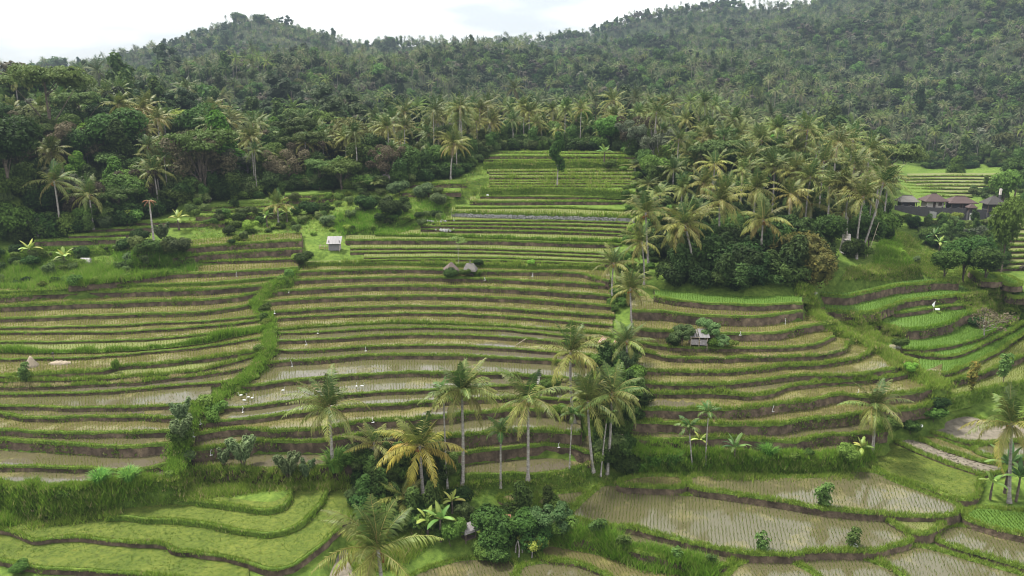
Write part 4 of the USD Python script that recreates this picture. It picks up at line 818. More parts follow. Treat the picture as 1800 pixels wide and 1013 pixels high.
def lobeset(kind, h, R, rng):
    if kind == 'round': return [((rng.uniform(-.5, .5) * R, rng.uniform(-.5, .5) * R, h - R * rng.uniform(.55, 1.15)), np.array([1, 1, .85]) * R * rng.uniform(.4, .68)) for _ in range(9)]
    if kind == 'flat': return [((rng.uniform(-.75, .75) * R, rng.uniform(-.75, .75) * R, h - .5 - rng.random() * R * .35), np.array([1, 1, .38]) * R * rng.uniform(.32, .5)) for _ in range(12)]
    if kind == 'tall': return [((rng.normal(0, .22) * R, rng.normal(0, .22) * R, h * u), np.array([1, 1, 1.1]) * R * (1.05 - .6 * abs(u - .6)) * rng.uniform(.45, .65)) for u in np.linspace(.35, .92, 9)]
    if kind == 'bush': return [((rng.uniform(-.6, .6) * R, rng.uniform(-.6, .6) * R, h * rng.uniform(.35, .72)), np.array([1, 1, .8]) * R * rng.uniform(.38, .6)) for _ in range(8)]
    if kind == 'multi': return [((rng.uniform(-.8, .8) * R, rng.uniform(-.8, .8) * R, h * rng.uniform(.45, .88)), np.array([1, 1, .75]) * R * rng.uniform(.22, .38)) for _ in range(16)]
TREES = {}
def mk(name, kind, h, R, n, size, ca, cb, seed, **k):
    rng = np.random.default_rng(seed); tree(name, h, lobeset(kind, h, R, rng), n, size, ca, cb, rng, **k); TREES[name] = (h, R)
# forest kinds, mid detail
mk('dark_round_tree', 'round', 9.5, 3.6, 5200, 0.29, DG, MG, 1); mk('green_round_tree', 'round', 8.5, 3.3, 5200, 0.29, MG, (.075, .14, .025), 2); mk('bright_tree', 'tall', 8.5, 2.5, 4800, 0.29, (.05, .12, .016), (.1, .2, .025), 3)
mk('olive_tree', 'round', 9, 3.8, 5200, 0.28, (.05, .06, .02), OL, 4); mk('flat_tree', 'flat', 11, 4.6, 5600, 0.28, (.045, .075, .02), (.09, .125, .035), 5, inner=.5, core=False); mk('brown_tree', 'multi', 9, 3.8, 4800, 0.24, (.06, .055, .03), BR, 6, core=False, nbranch=14)
mk('grey_tree', 'multi', 8.5, 3.4, 4400, 0.25, (.07, .085, .05), GR, 7, core=False, bark='bark', nbranch=14); mk('slender_tree', 'tall', 10, 1.9, 4000, 0.25, DG, MG, 8, r0=.16, bark='bark'); mk('yellow_tree', 'round', 7, 2.4, 3600, 0.25, (.09, .13, .025), YG, 9)
mk('spreading_tree', 'flat', 8, 4.2, 5200, 0.25, MG, (.09, .14, .04), 10, inner=.5, core=False, nbranch=12)
# shrubs, near detail
mk('dark_shrub', 'bush', 2.6, 1.8, 4200, .15, DG, MG, 20, r0=.06); mk('green_shrub', 'bush', 2.2, 1.6, 4200, .14, MG, (.09, .16, .03), 21, r0=.05); mk('pale_shrub', 'bush', 2.3, 1.6, 4000, .14, (.05, .08, .03), (.11, .15, .06), 22, r0=.05)
mk('bright_shrub', 'bush', 1.8, 1.2, 3000, .13, (.08, .16, .02), (.14, .24, .035), 23, r0=.05); mk('yellow_shrub', 'bush', 1.8, 1.2, 2800, .13, (.13, .17, .03), (.22, .25, .05), 24, r0=.05); mk('big_leaf_clump', 'round', 5.0, 2.5, 10000, .17, (.035, .075, .015), (.085, .16, .03), 25, r0=.12)
mk('garden_tree', 'multi', 4.5, 2.3, 8000, .15, (.05, .095, .03), (.11, .165, .06), 26, r0=.1, nbranch=10); mk('dense_olive_tree', 'round', 8, 4.6, 14000, .22, (.045, .05, .014), (.115, .105, .024), 27); mk('sapling', 'tall', 3.0, .75, 700, .18, (.06, .11, .025), (.11, .17, .045), 28, r0=.04, core=False)
mk('autumn_tree', 'tall', 5.0, 1.0, 1100, .2, (.09, .12, .025), (.26, .2, .04), 29, r0=.06, core=False); mk('umbrella_tree', 'flat', 4.2, 1.5, 420, .2, (.1, .15, .04), (.18, .22, .06), 30, r0=.05, core=False, bark='bark', inner=.4)
mk('bare_thicket', 'multi', 4.0, 2.8, 700, .22, (.075, .06, .04), (.13, .11, .065), 31, r0=.09, core=False, bark='bark', nbranch=16)
def plume_shrub(name, seed, h=2.6, n=9):       # upright feathery branches, blue green
    rng = np.random.default_rng(seed); path = f'/World/library/{name}'; proto(name); St, Cr = Soup(), Soup()
    for i in range(n):
        a, e = rng.uniform(0, 6.28), rng.uniform(.25, .75); top = np.array([math.cos(a) * e * h * .7, math.sin(a) * e * h * .7, h * rng.uniform(.7, 1.15)]); m = top * [.5, .5, .62]
        St.add(*tube([[0, 0, -.1], m, top], [.05, .03, .015], 4))
        k = 320; t = rng.uniform(.35, 1.05, k); P = m * 0 + np.stack([np.interp(t, [0, .6, 1.05], [0, m[j], top[j]]) for j in range(3)], 1); r = .42 * np.sin(np.clip(1.15 - t, 0, 1) * 2.6 + .3)
        d = rng.normal(0, 1, (k, 3)); d /= np.linalg.norm(d, axis=1, keepdims=True); P = P + d * r[:, None] * rng.uniform(.3, 1, (k, 1)); Nn = d + [0, 0, .7]; Nn /= np.linalg.norm(Nn, axis=1, keepdims=True)
        Cr.add(*leaves(P, Nn, .15, 2.2, mixc((.05, .085, .03), (.115, .155, .07), rng.random(k)), rng, .4))
    St.put('stems', 'dark_bark', path); Cr.put('leaves', 'leaf', path); TREES[name] = (h, 1.6)
plume_shrub('feathery_shrub', 40); plume_shrub('feathery_shrub_b', 41, 2.2, 6)
def reed_clump(name, seed, h=2.2, R=1.0, n=260, ca=(.04, .11, .02), cb=(.1, .18, .03)):
    rng = np.random.default_rng(seed); path = f'/World/library/{name}'; proto(name); S_ = Soup(); k = 4
    a, r = rng.uniform(0, 6.28, n), R * np.sqrt(rng.random(n)) * .55; B0 = np.stack([np.cos(a) * r, np.sin(a) * r, np.zeros(n)], 1); hh = h * rng.uniform(.6, 1.1, n); out = np.stack([np.cos(a), np.sin(a), 0 * a], 1) * (R * rng.uniform(.3, 1.2, n))[:, None]
    t = np.linspace(0, 1, k + 1); C_ = B0[:, None] + out[:, None] * (t ** 2)[None, :, None] + np.array([0, 0, 1.0]) * (hh[:, None] * (t - .35 * t ** 3)[None])[:, :, None]
    sd = np.stack([-np.sin(a), np.cos(a), 0 * a], 1)[:, None] * (.035 * np.array([1, 1.1, 1, .7, .05]))[None, :, None]
    v = np.stack([C_ - sd, C_ + sd], 2).reshape(n, -1, 3); i = np.arange(k)[:, None] * 2; f1 = np.vstack([i + [0, 1, 3], i + [0, 3, 2]])
    f = (f1[None] + (np.arange(n) * (k + 1) * 2)[:, None, None]).reshape(-1, 3); S_.add(v.reshape(-1, 3), f, np.repeat(mixc(ca, cb, rng.random(n)), (k + 1) * 2, 0)); S_.put('blades', 'leaf', path); TREES[name] = (h, R)
reed_clump('reed_clump', 50); reed_clump('cane_clump', 51, 1.7, 1.1, 200, (.05, .13, .02), (.12, .22, .03))
def banana(name, seed, h=2.2, n=8, ca=(.07, .14, .025), cb=(.14, .21, .05), Lf=2.0):
    rng = np.random.default_rng(seed); path = f'/World/library/{name}'; proto(name); v, f = tube([[0, 0, -.2], [.03, 0, h * .5], [0, .03, h]], [.14, .12, .08], 7); put('stem', v, f, 'dark_bark', path, smooth=True)
    for i in range(n):
        q = i / (n - 1); el = math.radians(82 - 55 * q); dr = math.radians(40 + 70 * q); a = i * 2.39996; m = 8; t = np.linspace(0, 1, m); e = el - dr * t ** 1.2; ln = Lf * rng.uniform(.8, 1.1)
        r = np.r_[0, np.cumsum(np.cos(e[:-1])) * ln / (m - 1)]; z = h - .05 + np.r_[0, np.cumsum(np.sin(e[:-1])) * ln / (m - 1)]; P = np.stack([r * math.cos(a), r * math.sin(a), z], 1)
        w = np.interp(t, [0, .15, .22, .5, .9, 1], [.03, .03, .2, .29, .17, .02]) * rng.uniform(.85, 1.1); sd = np.array([-math.sin(a), math.cos(a), 0]); dn = np.array([0, 0, -.35])
        jag = 1 + rng.normal(0, .12, m); v = np.stack([P + (sd + dn) * (w * jag)[:, None], P, P + (-sd + dn) * (w * jag)[:, None]], 1).reshape(-1, 3); k = np.arange(m - 1)[:, None] * 3
        f = np.vstack([k + [0, 1, 4], k + [0, 4, 3], k + [1, 2, 5], k + [1, 5, 4]]); c = mixc(ca, cb, rng.random()); put('leaf', v, f, 'palm_leaf', path, np.tile(c, (len(v), 1)) * np.tile([[.9], [1.25], [.9]], (m, 1)))
banana('banana_plant', 60); banana('banana_plant_b', 61, 1.5, 7, (.1, .16, .03), (.22, .25, .06), 1.6); banana('big_banana_plant', 62, 2.6, 10, (.035, .08, .02), (.09, .15, .035), 2.6)

# far forest: light versions, one mesh each
FAR = {}
def far_palm(nm, seed, h=11, col=(PG, PY)):
    rng = np.random.default_rng(seed); S_ = Soup(); v, f = tube([[0, 0, -3], [.2, 0, h * .5], [0, 0, h]], [.2, .16, .13], 4); S_.add(v, f, (.12, .11, .095))
    for i in range(15):
        q = i / 14; el = math.radians(80 - 105 * q + rng.normal(0, 6)); dr = math.radians(45 + 50 * q); a = i * 2.39996; m = 6; t = np.linspace(0, 1, m); e = el - dr * t; ln = 4.1 * rng.uniform(.85, 1.1)
        r = np.r_[0, np.cumsum(np.cos(e[:-1])) * ln / (m - 1)]; z = h + np.r_[0, np.cumsum(np.sin(e[:-1])) * ln / (m - 1)]; P = np.stack([r * math.cos(a), r * math.sin(a), z], 1); sd = np.array([-math.sin(a), math.cos(a), 0]); w = np.interp(t, [0, .25, .7, 1], [.12, .62, .5, .08])
        c = mixc(*col, np.clip(q + rng.normal(0, .2), 0, 1)) * rng.uniform(.8, 1.2)
        for sg in (-1, 1):
            for u in range(m - 1):
                A_, B_ = P[u], P[u + 1]; T_ = B_ + (sd * sg + [0, 0, -.75]) * w[u + 1] * 1.15 + (B_ - A_) * .3; M_ = (A_ * .45 + B_ * .55); T2 = M_ + (sd * sg + [0, 0, -.75]) * w[u] * 1.15 + (B_ - A_) * .35
                S_.add(np.array([A_, M_, T2]), [[0, 1, 2]], c); S_.add(np.array([M_, B_, T_]), [[0, 1, 2]], c)
    FAR[nm] = S_
def far_tree(nm, kind, h, R, n, size, ca, cb, seed):
    rng = np.random.default_rng(seed); lb = lobeset(kind, h, R, rng); S_ = Soup(); v, f = tube([[0, 0, -3], [0, 0, h * .7]], [.25, .15], 4); S_.add(v, f, (.16, .14, .12)); S_.add(*cloud(lb, n, size, 1.4, ca, cb, rng, .75))
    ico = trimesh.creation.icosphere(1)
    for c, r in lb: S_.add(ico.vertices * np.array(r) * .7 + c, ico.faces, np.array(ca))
    FAR[nm] = S_
far_palm('p0', 400); far_palm('p1', 401, 13, (PG, (.12, .12, .06))); far_palm('p2', 402, 9, ((.04, .06, .025), (.1, .11, .055)))
far_palm('p3', 403, 12, ((.03, .05, .02), (.08, .095, .045))); far_tree('t7', 'multi', 13, 5.2, 900, .6, (.02, .035, .014), (.05, .07, .03), 417); far_tree('t8', 'flat', 12, 6.0, 1000, .6, (.04, .06, .022), (.08, .1, .04), 418)
far_tree('t0', 'round', 9, 3.8, 800, .62, DG, MG, 410); far_tree('t1', 'round', 8, 3.4, 800, .6, MG, (.06, .1, .025), 411); far_tree('t2', 'flat', 10, 4.6, 800, .6, (.03, .048, .018), (.06, .08, .03), 412); far_tree('t3', 'multi', 8.5, 3.8, 700, .5, (.06, .055, .04), (.1, .09, .06), 413)
far_tree('t4', 'multi', 9, 3.4, 700, .5, (.1, .11, .075), (.17, .18, .13), 414); far_tree('t5', 'tall', 11, 2.8, 800, .55, DG, (.06, .09, .025), 415); far_tree('t6', 'round', 8, 3.6, 800, .55, (.035, .045, .015), (.075, .08, .025), 416)

# ------------------------------------------------------------------ palms that can be told apart
R5 = np.random.default_rng(5)
def palm(base, crown, label, pool=PALMS, name='coconut_palm', group=None, pr=None, hh=None, r=None, rz=None):
    if r is None: B0 = at(*base) if len(base) == 2 else np.array(onz(*base))
    else:
        q = onr(crown[0], crown[1], r); B0 = np.array([q[0], q[1], surface(q[0], q[1])])
    r0 = math.hypot(B0[0], B0[1]); Ct = onr(crown[0], crown[1], r0); H = max(2.0, Ct[2] - B0[2])
    if pr is None: pr = min(pool, key=lambda k: abs(pool[k] - H) + R5.random() * .8)
    h = hh or pool[pr]; sc = H / h; s1 = np.clip(sc, .8, 1.18) if r is None else np.clip(sc, .82, 1.1)
    dx, dy = Ct[0] - B0[0], Ct[1] - B0[1]
    ry, rx = math.degrees(math.asin(np.clip(dx / H, -.6, .6))), -math.degrees(math.asin(np.clip(dy / H, -.6, .6)))
    place(name, pr, B0 - [0, 0, .05], R5.uniform(0, 360) if rz is None else rz, (s1, s1, sc), (rx, ry), label=label, cat='palm tree', group=group)
palm((585, 818), (579, 714), 'tall coconut palm with a thick grey trunk rising out of the reed clump')
palm((745, 880), (738, 782), 'golden coconut palm with yellow orange fronds and a short pale trunk', pr='golden_palm', hh=5.2)
palm((813, 852), (811, 684), 'tall coconut palm with a dark slim trunk, left of the lone small areca palm')
palm((928, 850), (928, 699), 'tall coconut palm with a dark mottled trunk, right of the lone small areca palm')
palm((1043, 838), (1033, 705), 'coconut palm with a slightly leaning trunk beside the twin slender trunks')
palm((1067, 838), (1076, 690), 'coconut palm with a slender trunk, behind the leaning palm at the shrub column')
palm((1010, 745), (1003, 618), 'large coconut palm with arching yellow green fronds left of the striped cloth')
palm((1105, 655), (1102, 598), 'coconut palm with a short dark trunk in the shrub column, right of the striped cloth', pr='near_palm_0', hh=6)
palm((1112, 590), (1108, 506), 'golden green coconut palm lowest in the row along the right edge of the middle terraces', pr='near_palm_1', hh=8)
palm((1132, 500), (1128, 424), 'coconut palm second lowest in the row along the right edge of the middle terraces', pr='near_palm_1', hh=8)
palm((1076, 520), (1079, 462), 'small coconut palm tucked at the left of the row along the middle terraces', pr='near_palm_0', hh=6)
palm((1140, 470), (1135, 372), 'coconut palm highest in the row along the right edge of the middle terraces')
palm((1533, 798), (1537, 712), 'wind swept coconut palm with a tilted crown at the end of the right hand hedge')
palm((1774, 885), (1779, 742), 'large coconut palm with orange nuts at the right edge of the photo', pr='near_palm_1', hh=8)
palm((703, 905), (706, 880), 'short young coconut palm with upright fronds below the golden palm', pr='near_palm_5', hh=4)
palm(None, (664, 965), 'big coconut palm crown at the bottom edge, seen from above', pr='near_palm_1', hh=8, r=51)
palm((655, 815), (658, 782), 'young coconut palm half hidden behind the golden palm', pr='near_palm_5', hh=4)
palm((490, 392), (488, 358), 'young coconut palm on the weedy slope left of the two slim trees', pr='near_palm_5', hh=4)
palm((107, 416), (95, 318), 'coconut palm with a tall straight pale trunk in the upper left field')
palm((165, 406), (157, 342), 'coconut palm with a crooked pale trunk beside the small round tree at the upper left')
palm((792, 316), (798, 252), 'coconut palm with a leaning pale trunk right of the red roofed shelter')
palm((1512, 449), (1553, 318), 'coconut palm with a long leaning trunk beside the white shrine')
palm((1267, 447), (1266, 352), 'coconut palm with a bare pale trunk before the dark grove, second from its left edge')
palm((1334, 472), (1341, 386), 'coconut palm with splayed yellow fronds in front of the olive tree in the grove')
palm((1424, 420), (1424, 356), 'coconut palm standing behind the olive tree in the grove')
palm((1484, 430), (1484, 372), 'coconut palm with hanging golden fronds above the white shrine')
for b, c, pr, h, lab in [((880, 858), (880, 772), 'areca_0', 4.2, 'small lone areca palm with drooping fronds between two coconut palms'), ((787, 862), (780, 706), 'areca_2', 8, 'tall thin areca palm left of the dark trunked coconut palm'),
                        ((1001, 832), (1006, 738), 'areca_1', 6.2, 'areca palm with a pale trunk between the mottled palm and the leaning palm'), ((1056, 838), (1066, 742), 'areca_1', 6.2, 'areca palm forming the left of the twin slender trunks'),
                        ((1217, 825), (1212, 760), 'areca_0', 4.2, 'areca palm with an orange crownshaft, left of the pair in the hedge'), ((1240, 822), (1245, 733), 'areca_1', 6.2, 'areca palm, taller right one of the pair in the hedge')]:
    palm(b, c, lab, pr=pr, hh=h, name='areca_palm')
palm((1221, 486), (1204, 392), 'coconut palm with a bare white trunk at the left front of the knoll grove')
palm((1186, 470), (1187, 402), 'coconut palm with a thin pale trunk at the far left front of the knoll grove')
KN = 'coconut palms crowding the grove on the knoll'
for x, y, r in [(1237, 224, 190), (1272, 234, 185), (1302, 236, 180), (1339, 246, 165), (1368, 224, 175), (1420, 228, 160), (1473, 250, 155), (1448, 283, 145), (1502, 290, 145), (1530, 262, 160), (1361, 294, 140), (1398, 300, 140), (1257, 288, 145), (1237, 322, 135), (1277, 334, 132),
                (1458, 328, 135), (1184, 297, 150), (1117, 305, 160), (1153, 270, 170), (1167, 222, 195), (1120, 229, 195), (1200, 330, 135), (1222, 372, 122), (1305, 300, 140), (1330, 330, 132), (1390, 340, 130), (1425, 310, 138), (1490, 325, 135), (1160, 340, 138), (1210, 265, 160), (1320, 275, 152), (1440, 250, 162), (1400, 262, 160), (1180, 255, 170), (1290, 262, 165), (1500, 245, 170), (1140, 322, 148), (1190, 375, 126), (1128, 345, 142), (1518, 345, 132), (1545, 300, 150)]:
    palm(None, (x, y), 'coconut palm in the dense grove on the knoll right of the middle terraces', pool=MIDP, group=KN, r=r)
LF = 'coconut palms in the forest edge behind the middle terraces'
for x, y, r in [(664, 222, 190), (707, 226, 185), (613, 230, 190), (707, 270, 165), (754, 230, 180), (821, 230, 178), (848, 236, 180), (935, 200, 205), (979, 212, 200), (835, 205, 200), (1066, 202, 210), (560, 235, 180), (497, 240, 175), (547, 242, 172), (587, 238, 175), (550, 282, 158), (640, 262, 170), (735, 265, 168), (680, 250, 175), (780, 270, 166), (600, 262, 168),
                (660, 330, 150), (720, 310, 155), (695, 300, 158)]:
    palm(None, (x, y), 'coconut palm standing in the forest edge above the upper terraces', pool=MIDP, group=LF, r=r)
LG = 'coconut palms in the forest at the left edge'
for x, y, r in [(27, 140, 215), (57, 137, 220), (72, 187, 195), (107, 174, 205), (210, 160, 215), (188, 167, 215), (164, 172, 215), (330, 155, 230), (198, 246, 172), (292, 266, 165), (399, 214, 195), (497, 278, 160), (258, 184, 205), (20, 190, 200), (130, 200, 195), (240, 225, 180), (10, 250, 175), (150, 250, 172), (350, 230, 185), (440, 250, 172), (270, 300, 152), (60, 240, 178)]:
    palm(None, (x, y), 'coconut palm rising from the mixed forest at the left', pool=MIDP, group=LG, r=r)

# ------------------------------------------------------------------ broadleaf trees and shrubs that can be told apart
def crown_tree(c, r, rad, pr, label, name='tree', group=None):
    h, R = TREES[pr]; r = r if r > 0 else math.hypot(*at(c[0], -r)[:2]); Ct = onr(c[0], c[1], r); sl = math.hypot(r, Ct[2] - HC); sc = rad * sl / FPX / R; g = float(surface(Ct[0], Ct[1])); z = Ct[2] - h * .68 * sc; sz = sc
    if z > g: sz = (Ct[2] - g) / (h * .68); z = g
    if z < g - h * sc * .45: z = g - h * sc * .45
    place(name, pr, (Ct[0], Ct[1], z - .05), R5.uniform(0, 360), (sc, sc, sz), label=label, cat='tree', group=group)
for a in [((945, 226), 195, 28, 'olive_tree', 'round olive green tree standing alone at the top edge of the terraces'), ((1026, 225), 195, 26, 'bright_tree', 'taller bright green tree with a dark trunk right of the round olive tree'), ((600, 305), 152, 40, 'spreading_tree', 'spreading tree with two pale trunks above the white walled hut'),
          ((357, 268), -352, 50, 'brown_tree', 'large brownish tree with a broad crown at the left forest edge'), ((160, 274), 178, 26, 'bright_tree', 'vivid light green tree in front of the dark left forest'), ((20, 385), -428, 34, 'green_round_tree', 'big bushy green tree at the left edge of the upper field'),
          ((147, 372), -408, 17, 'green_round_tree', 'small round tree with forked pale trunk beside a crooked palm'), ((210, 312), 166, 38, 'flat_tree', 'wide flat topped tree over several thin trunks at the left'), ((40, 300), 180, 44, 'brown_tree', 'broad brown green tree crown at the far left edge'),
          ((80, 165), 222, 34, 'dark_round_tree', 'dark rounded tree crown below the skyline at the far left'), ((90, 118), 800, 20, 'dark_round_tree', 'big lone tree breaking the skyline at the left end of the hill'), ((421, 32), 890, 13, 'dark_round_tree', 'dark tree bump on the summit of the left hill'),
          ((980, 262), 150, 15, 'slender_tree', 'slender dark tree standing alone in the upper terraces'), ((1398, 440), 116, 62, 'dense_olive_tree', 'huge dense olive green tree at the front of the knoll grove'), ((1232, 448), 114, 42, 'dark_round_tree', 'dark leafy tree at the lower left of the knoll grove'), ((1305, 455), 114, 38, 'dark_round_tree', 'dark leafy tree between two bare palm trunks in the knoll grove'),
          ((1165, 380), 128, 30, 'green_round_tree', 'green tree behind the row of palms at the left of the knoll'), ((1190, 430), 120, 32, 'dark_round_tree', 'dark tree behind the white thin trunk at the left of the knoll'), ((1530, 400), 138, 30, 'dark_round_tree', 'dark leafy tree right of the leaning palm trunk'), ((1460, 400), 126, 32, 'dark_round_tree', 'dark tree left of the white shrine'),
          ((1350, 420), 124, 40, 'dark_round_tree', 'dark tree behind the olive tree on the knoll'), ((1280, 410), 126, 40, 'dark_round_tree', 'dark tree at the back of the knoll grove beside the bare palm trunk'), ((1508, 425), 132, 22, 'dark_shrub', 'dark shrub behind the leaning palm trunk'),
          ((1700, 442), 138, 34, 'dark_round_tree', 'large dark tree in the valley right of the ridge path'), ((1665, 455), 134, 24, 'green_round_tree', 'green tree beside the ridge path below the tiled roofs'), ((1737, 456), 136, 28, 'dark_round_tree', 'dark tree between the valley thicket and the far fields at the right'), ((1630, 412), -428, 16, 'dark_round_tree', 'dark tree in front of the compound wall'),
          ((1605, 388), -402, 11, 'dark_round_tree', 'small dark tree at the left corner of the compound wall'), ((1715, 408), -426, 16, 'grey_tree', 'pale leafless tree in front of the compound wall'), ((1682, 380), -393, 9, 'yellow_tree', 'yellow green tree in front of the tiled roofs'), ((1660, 380), -393, 9, 'yellow_tree', 'small yellow shrub tree at the terrace of the tiled house'), ((1745, 374), -390, 9, 'yellow_tree', 'yellowish tree before the dark thatched pavilion'),
          ((1682, 302), 300, 14, 'bright_tree', 'small round light green tree above the far right fields'), ((1770, 320), 230, 22, 'green_round_tree', 'green tree at the right edge above the compound'), ((1775, 390), 165, 26, 'green_round_tree', 'leafy tree right of the compound at the right edge'), ((1790, 300), 250, 24, 'dark_round_tree', 'dark tree at the right edge behind the far fields'),
          ((1200, 583), -611, 22, 'garden_tree', 'light green garden tree over the left of the small bamboo hut'), ((1245, 572), -604, 20, 'garden_tree', 'pale garden tree behind the small bamboo hut'), ((1270, 597), -613, 15, 'garden_tree', 'small garden tree at the right of the small bamboo hut'), ((1183, 595), -614, 16, 'dark_shrub', 'dark shrub at the left of the small bamboo hut'),
          ((868, 912), 66, 46, 'big_leaf_clump', 'dense dark leafy tree covering the field shelter at the bottom centre'), ((918, 915), 65.5, 34, 'big_leaf_clump', 'bright green rounded tree right of the red brick post'), ((966, 905), 66.5, 36, 'garden_tree', 'light green tree at the right end of the shrub clump'), ((792, 928), 65, 24, 'green_shrub', 'green shrub left of the field shelter at the bottom centre'), ((878, 968), 63, 28, 'dark_shrub', 'dark shrub under the leafy tree at the bottom centre'), ((940, 950), 64.5, 24, 'yellow_shrub', 'yellow green creeper covered stump at the bottom centre'),
          ((1712, 655), -702, 12, 'autumn_tree', 'small tree with yellowish crown on a thin white trunk on the spur'), ((1768, 640), -688, 12, 'sapling', 'thin pale trunked sapling at the right of the spur'), ((1735, 560), -598, 30, 'bare_thicket', 'tangle of dry branches on the spur'), ((805, 428), -467, 17, 'umbrella_tree', 'small flat crowned tree on a thin trunk above the two thatched roofs'),
          ((1448, 868), -893, 16, 'sapling', 'small bushy sapling standing in the long flooded paddy'), ((1500, 945), -966, 13, 'sapling', 'feathery seedling tree above the white sack'), ((1340, 960), -975, 13, 'sapling', 'small seedling tree on the bund below the largest paddy'), ((1050, 935), -954, 16, 'sapling', 'young tree on the tall grass bank, left one'), ((1095, 960), -978, 14, 'sapling', 'young tree on the tall grass bank, middle one'), ((1190, 985), -1004, 10, 'sapling', 'young tree on the tall grass bank, right one'), ((1250, 985), -1004, 10, 'sapling', 'dark sapling at the right end of the tall grass bank'),
          ((41, 652), -673, 10, 'sapling', 'small crooked tree in front of the straw stack'), ((203, 638), -655, 6, 'bright_shrub', 'little shrub with a bare stem on the left terraces'), ((560, 300), 153, 26, 'flat_tree', 'tall thin tree with two pale trunks at the forest edge'), ((65, 395), -418, 16, 'grey_tree', 'pale shrubby tree beside the tall palm at the upper left')]:
    crown_tree(*a)
def shrub(b, pr, sc, label, name='shrub', cat='shrub', group=None):
    P = at(*b); place(name, pr, P - [0, 0, .05], R5.uniform(0, 360), sc * R5.uniform(.95, 1.05), label=label, cat=cat, group=group)
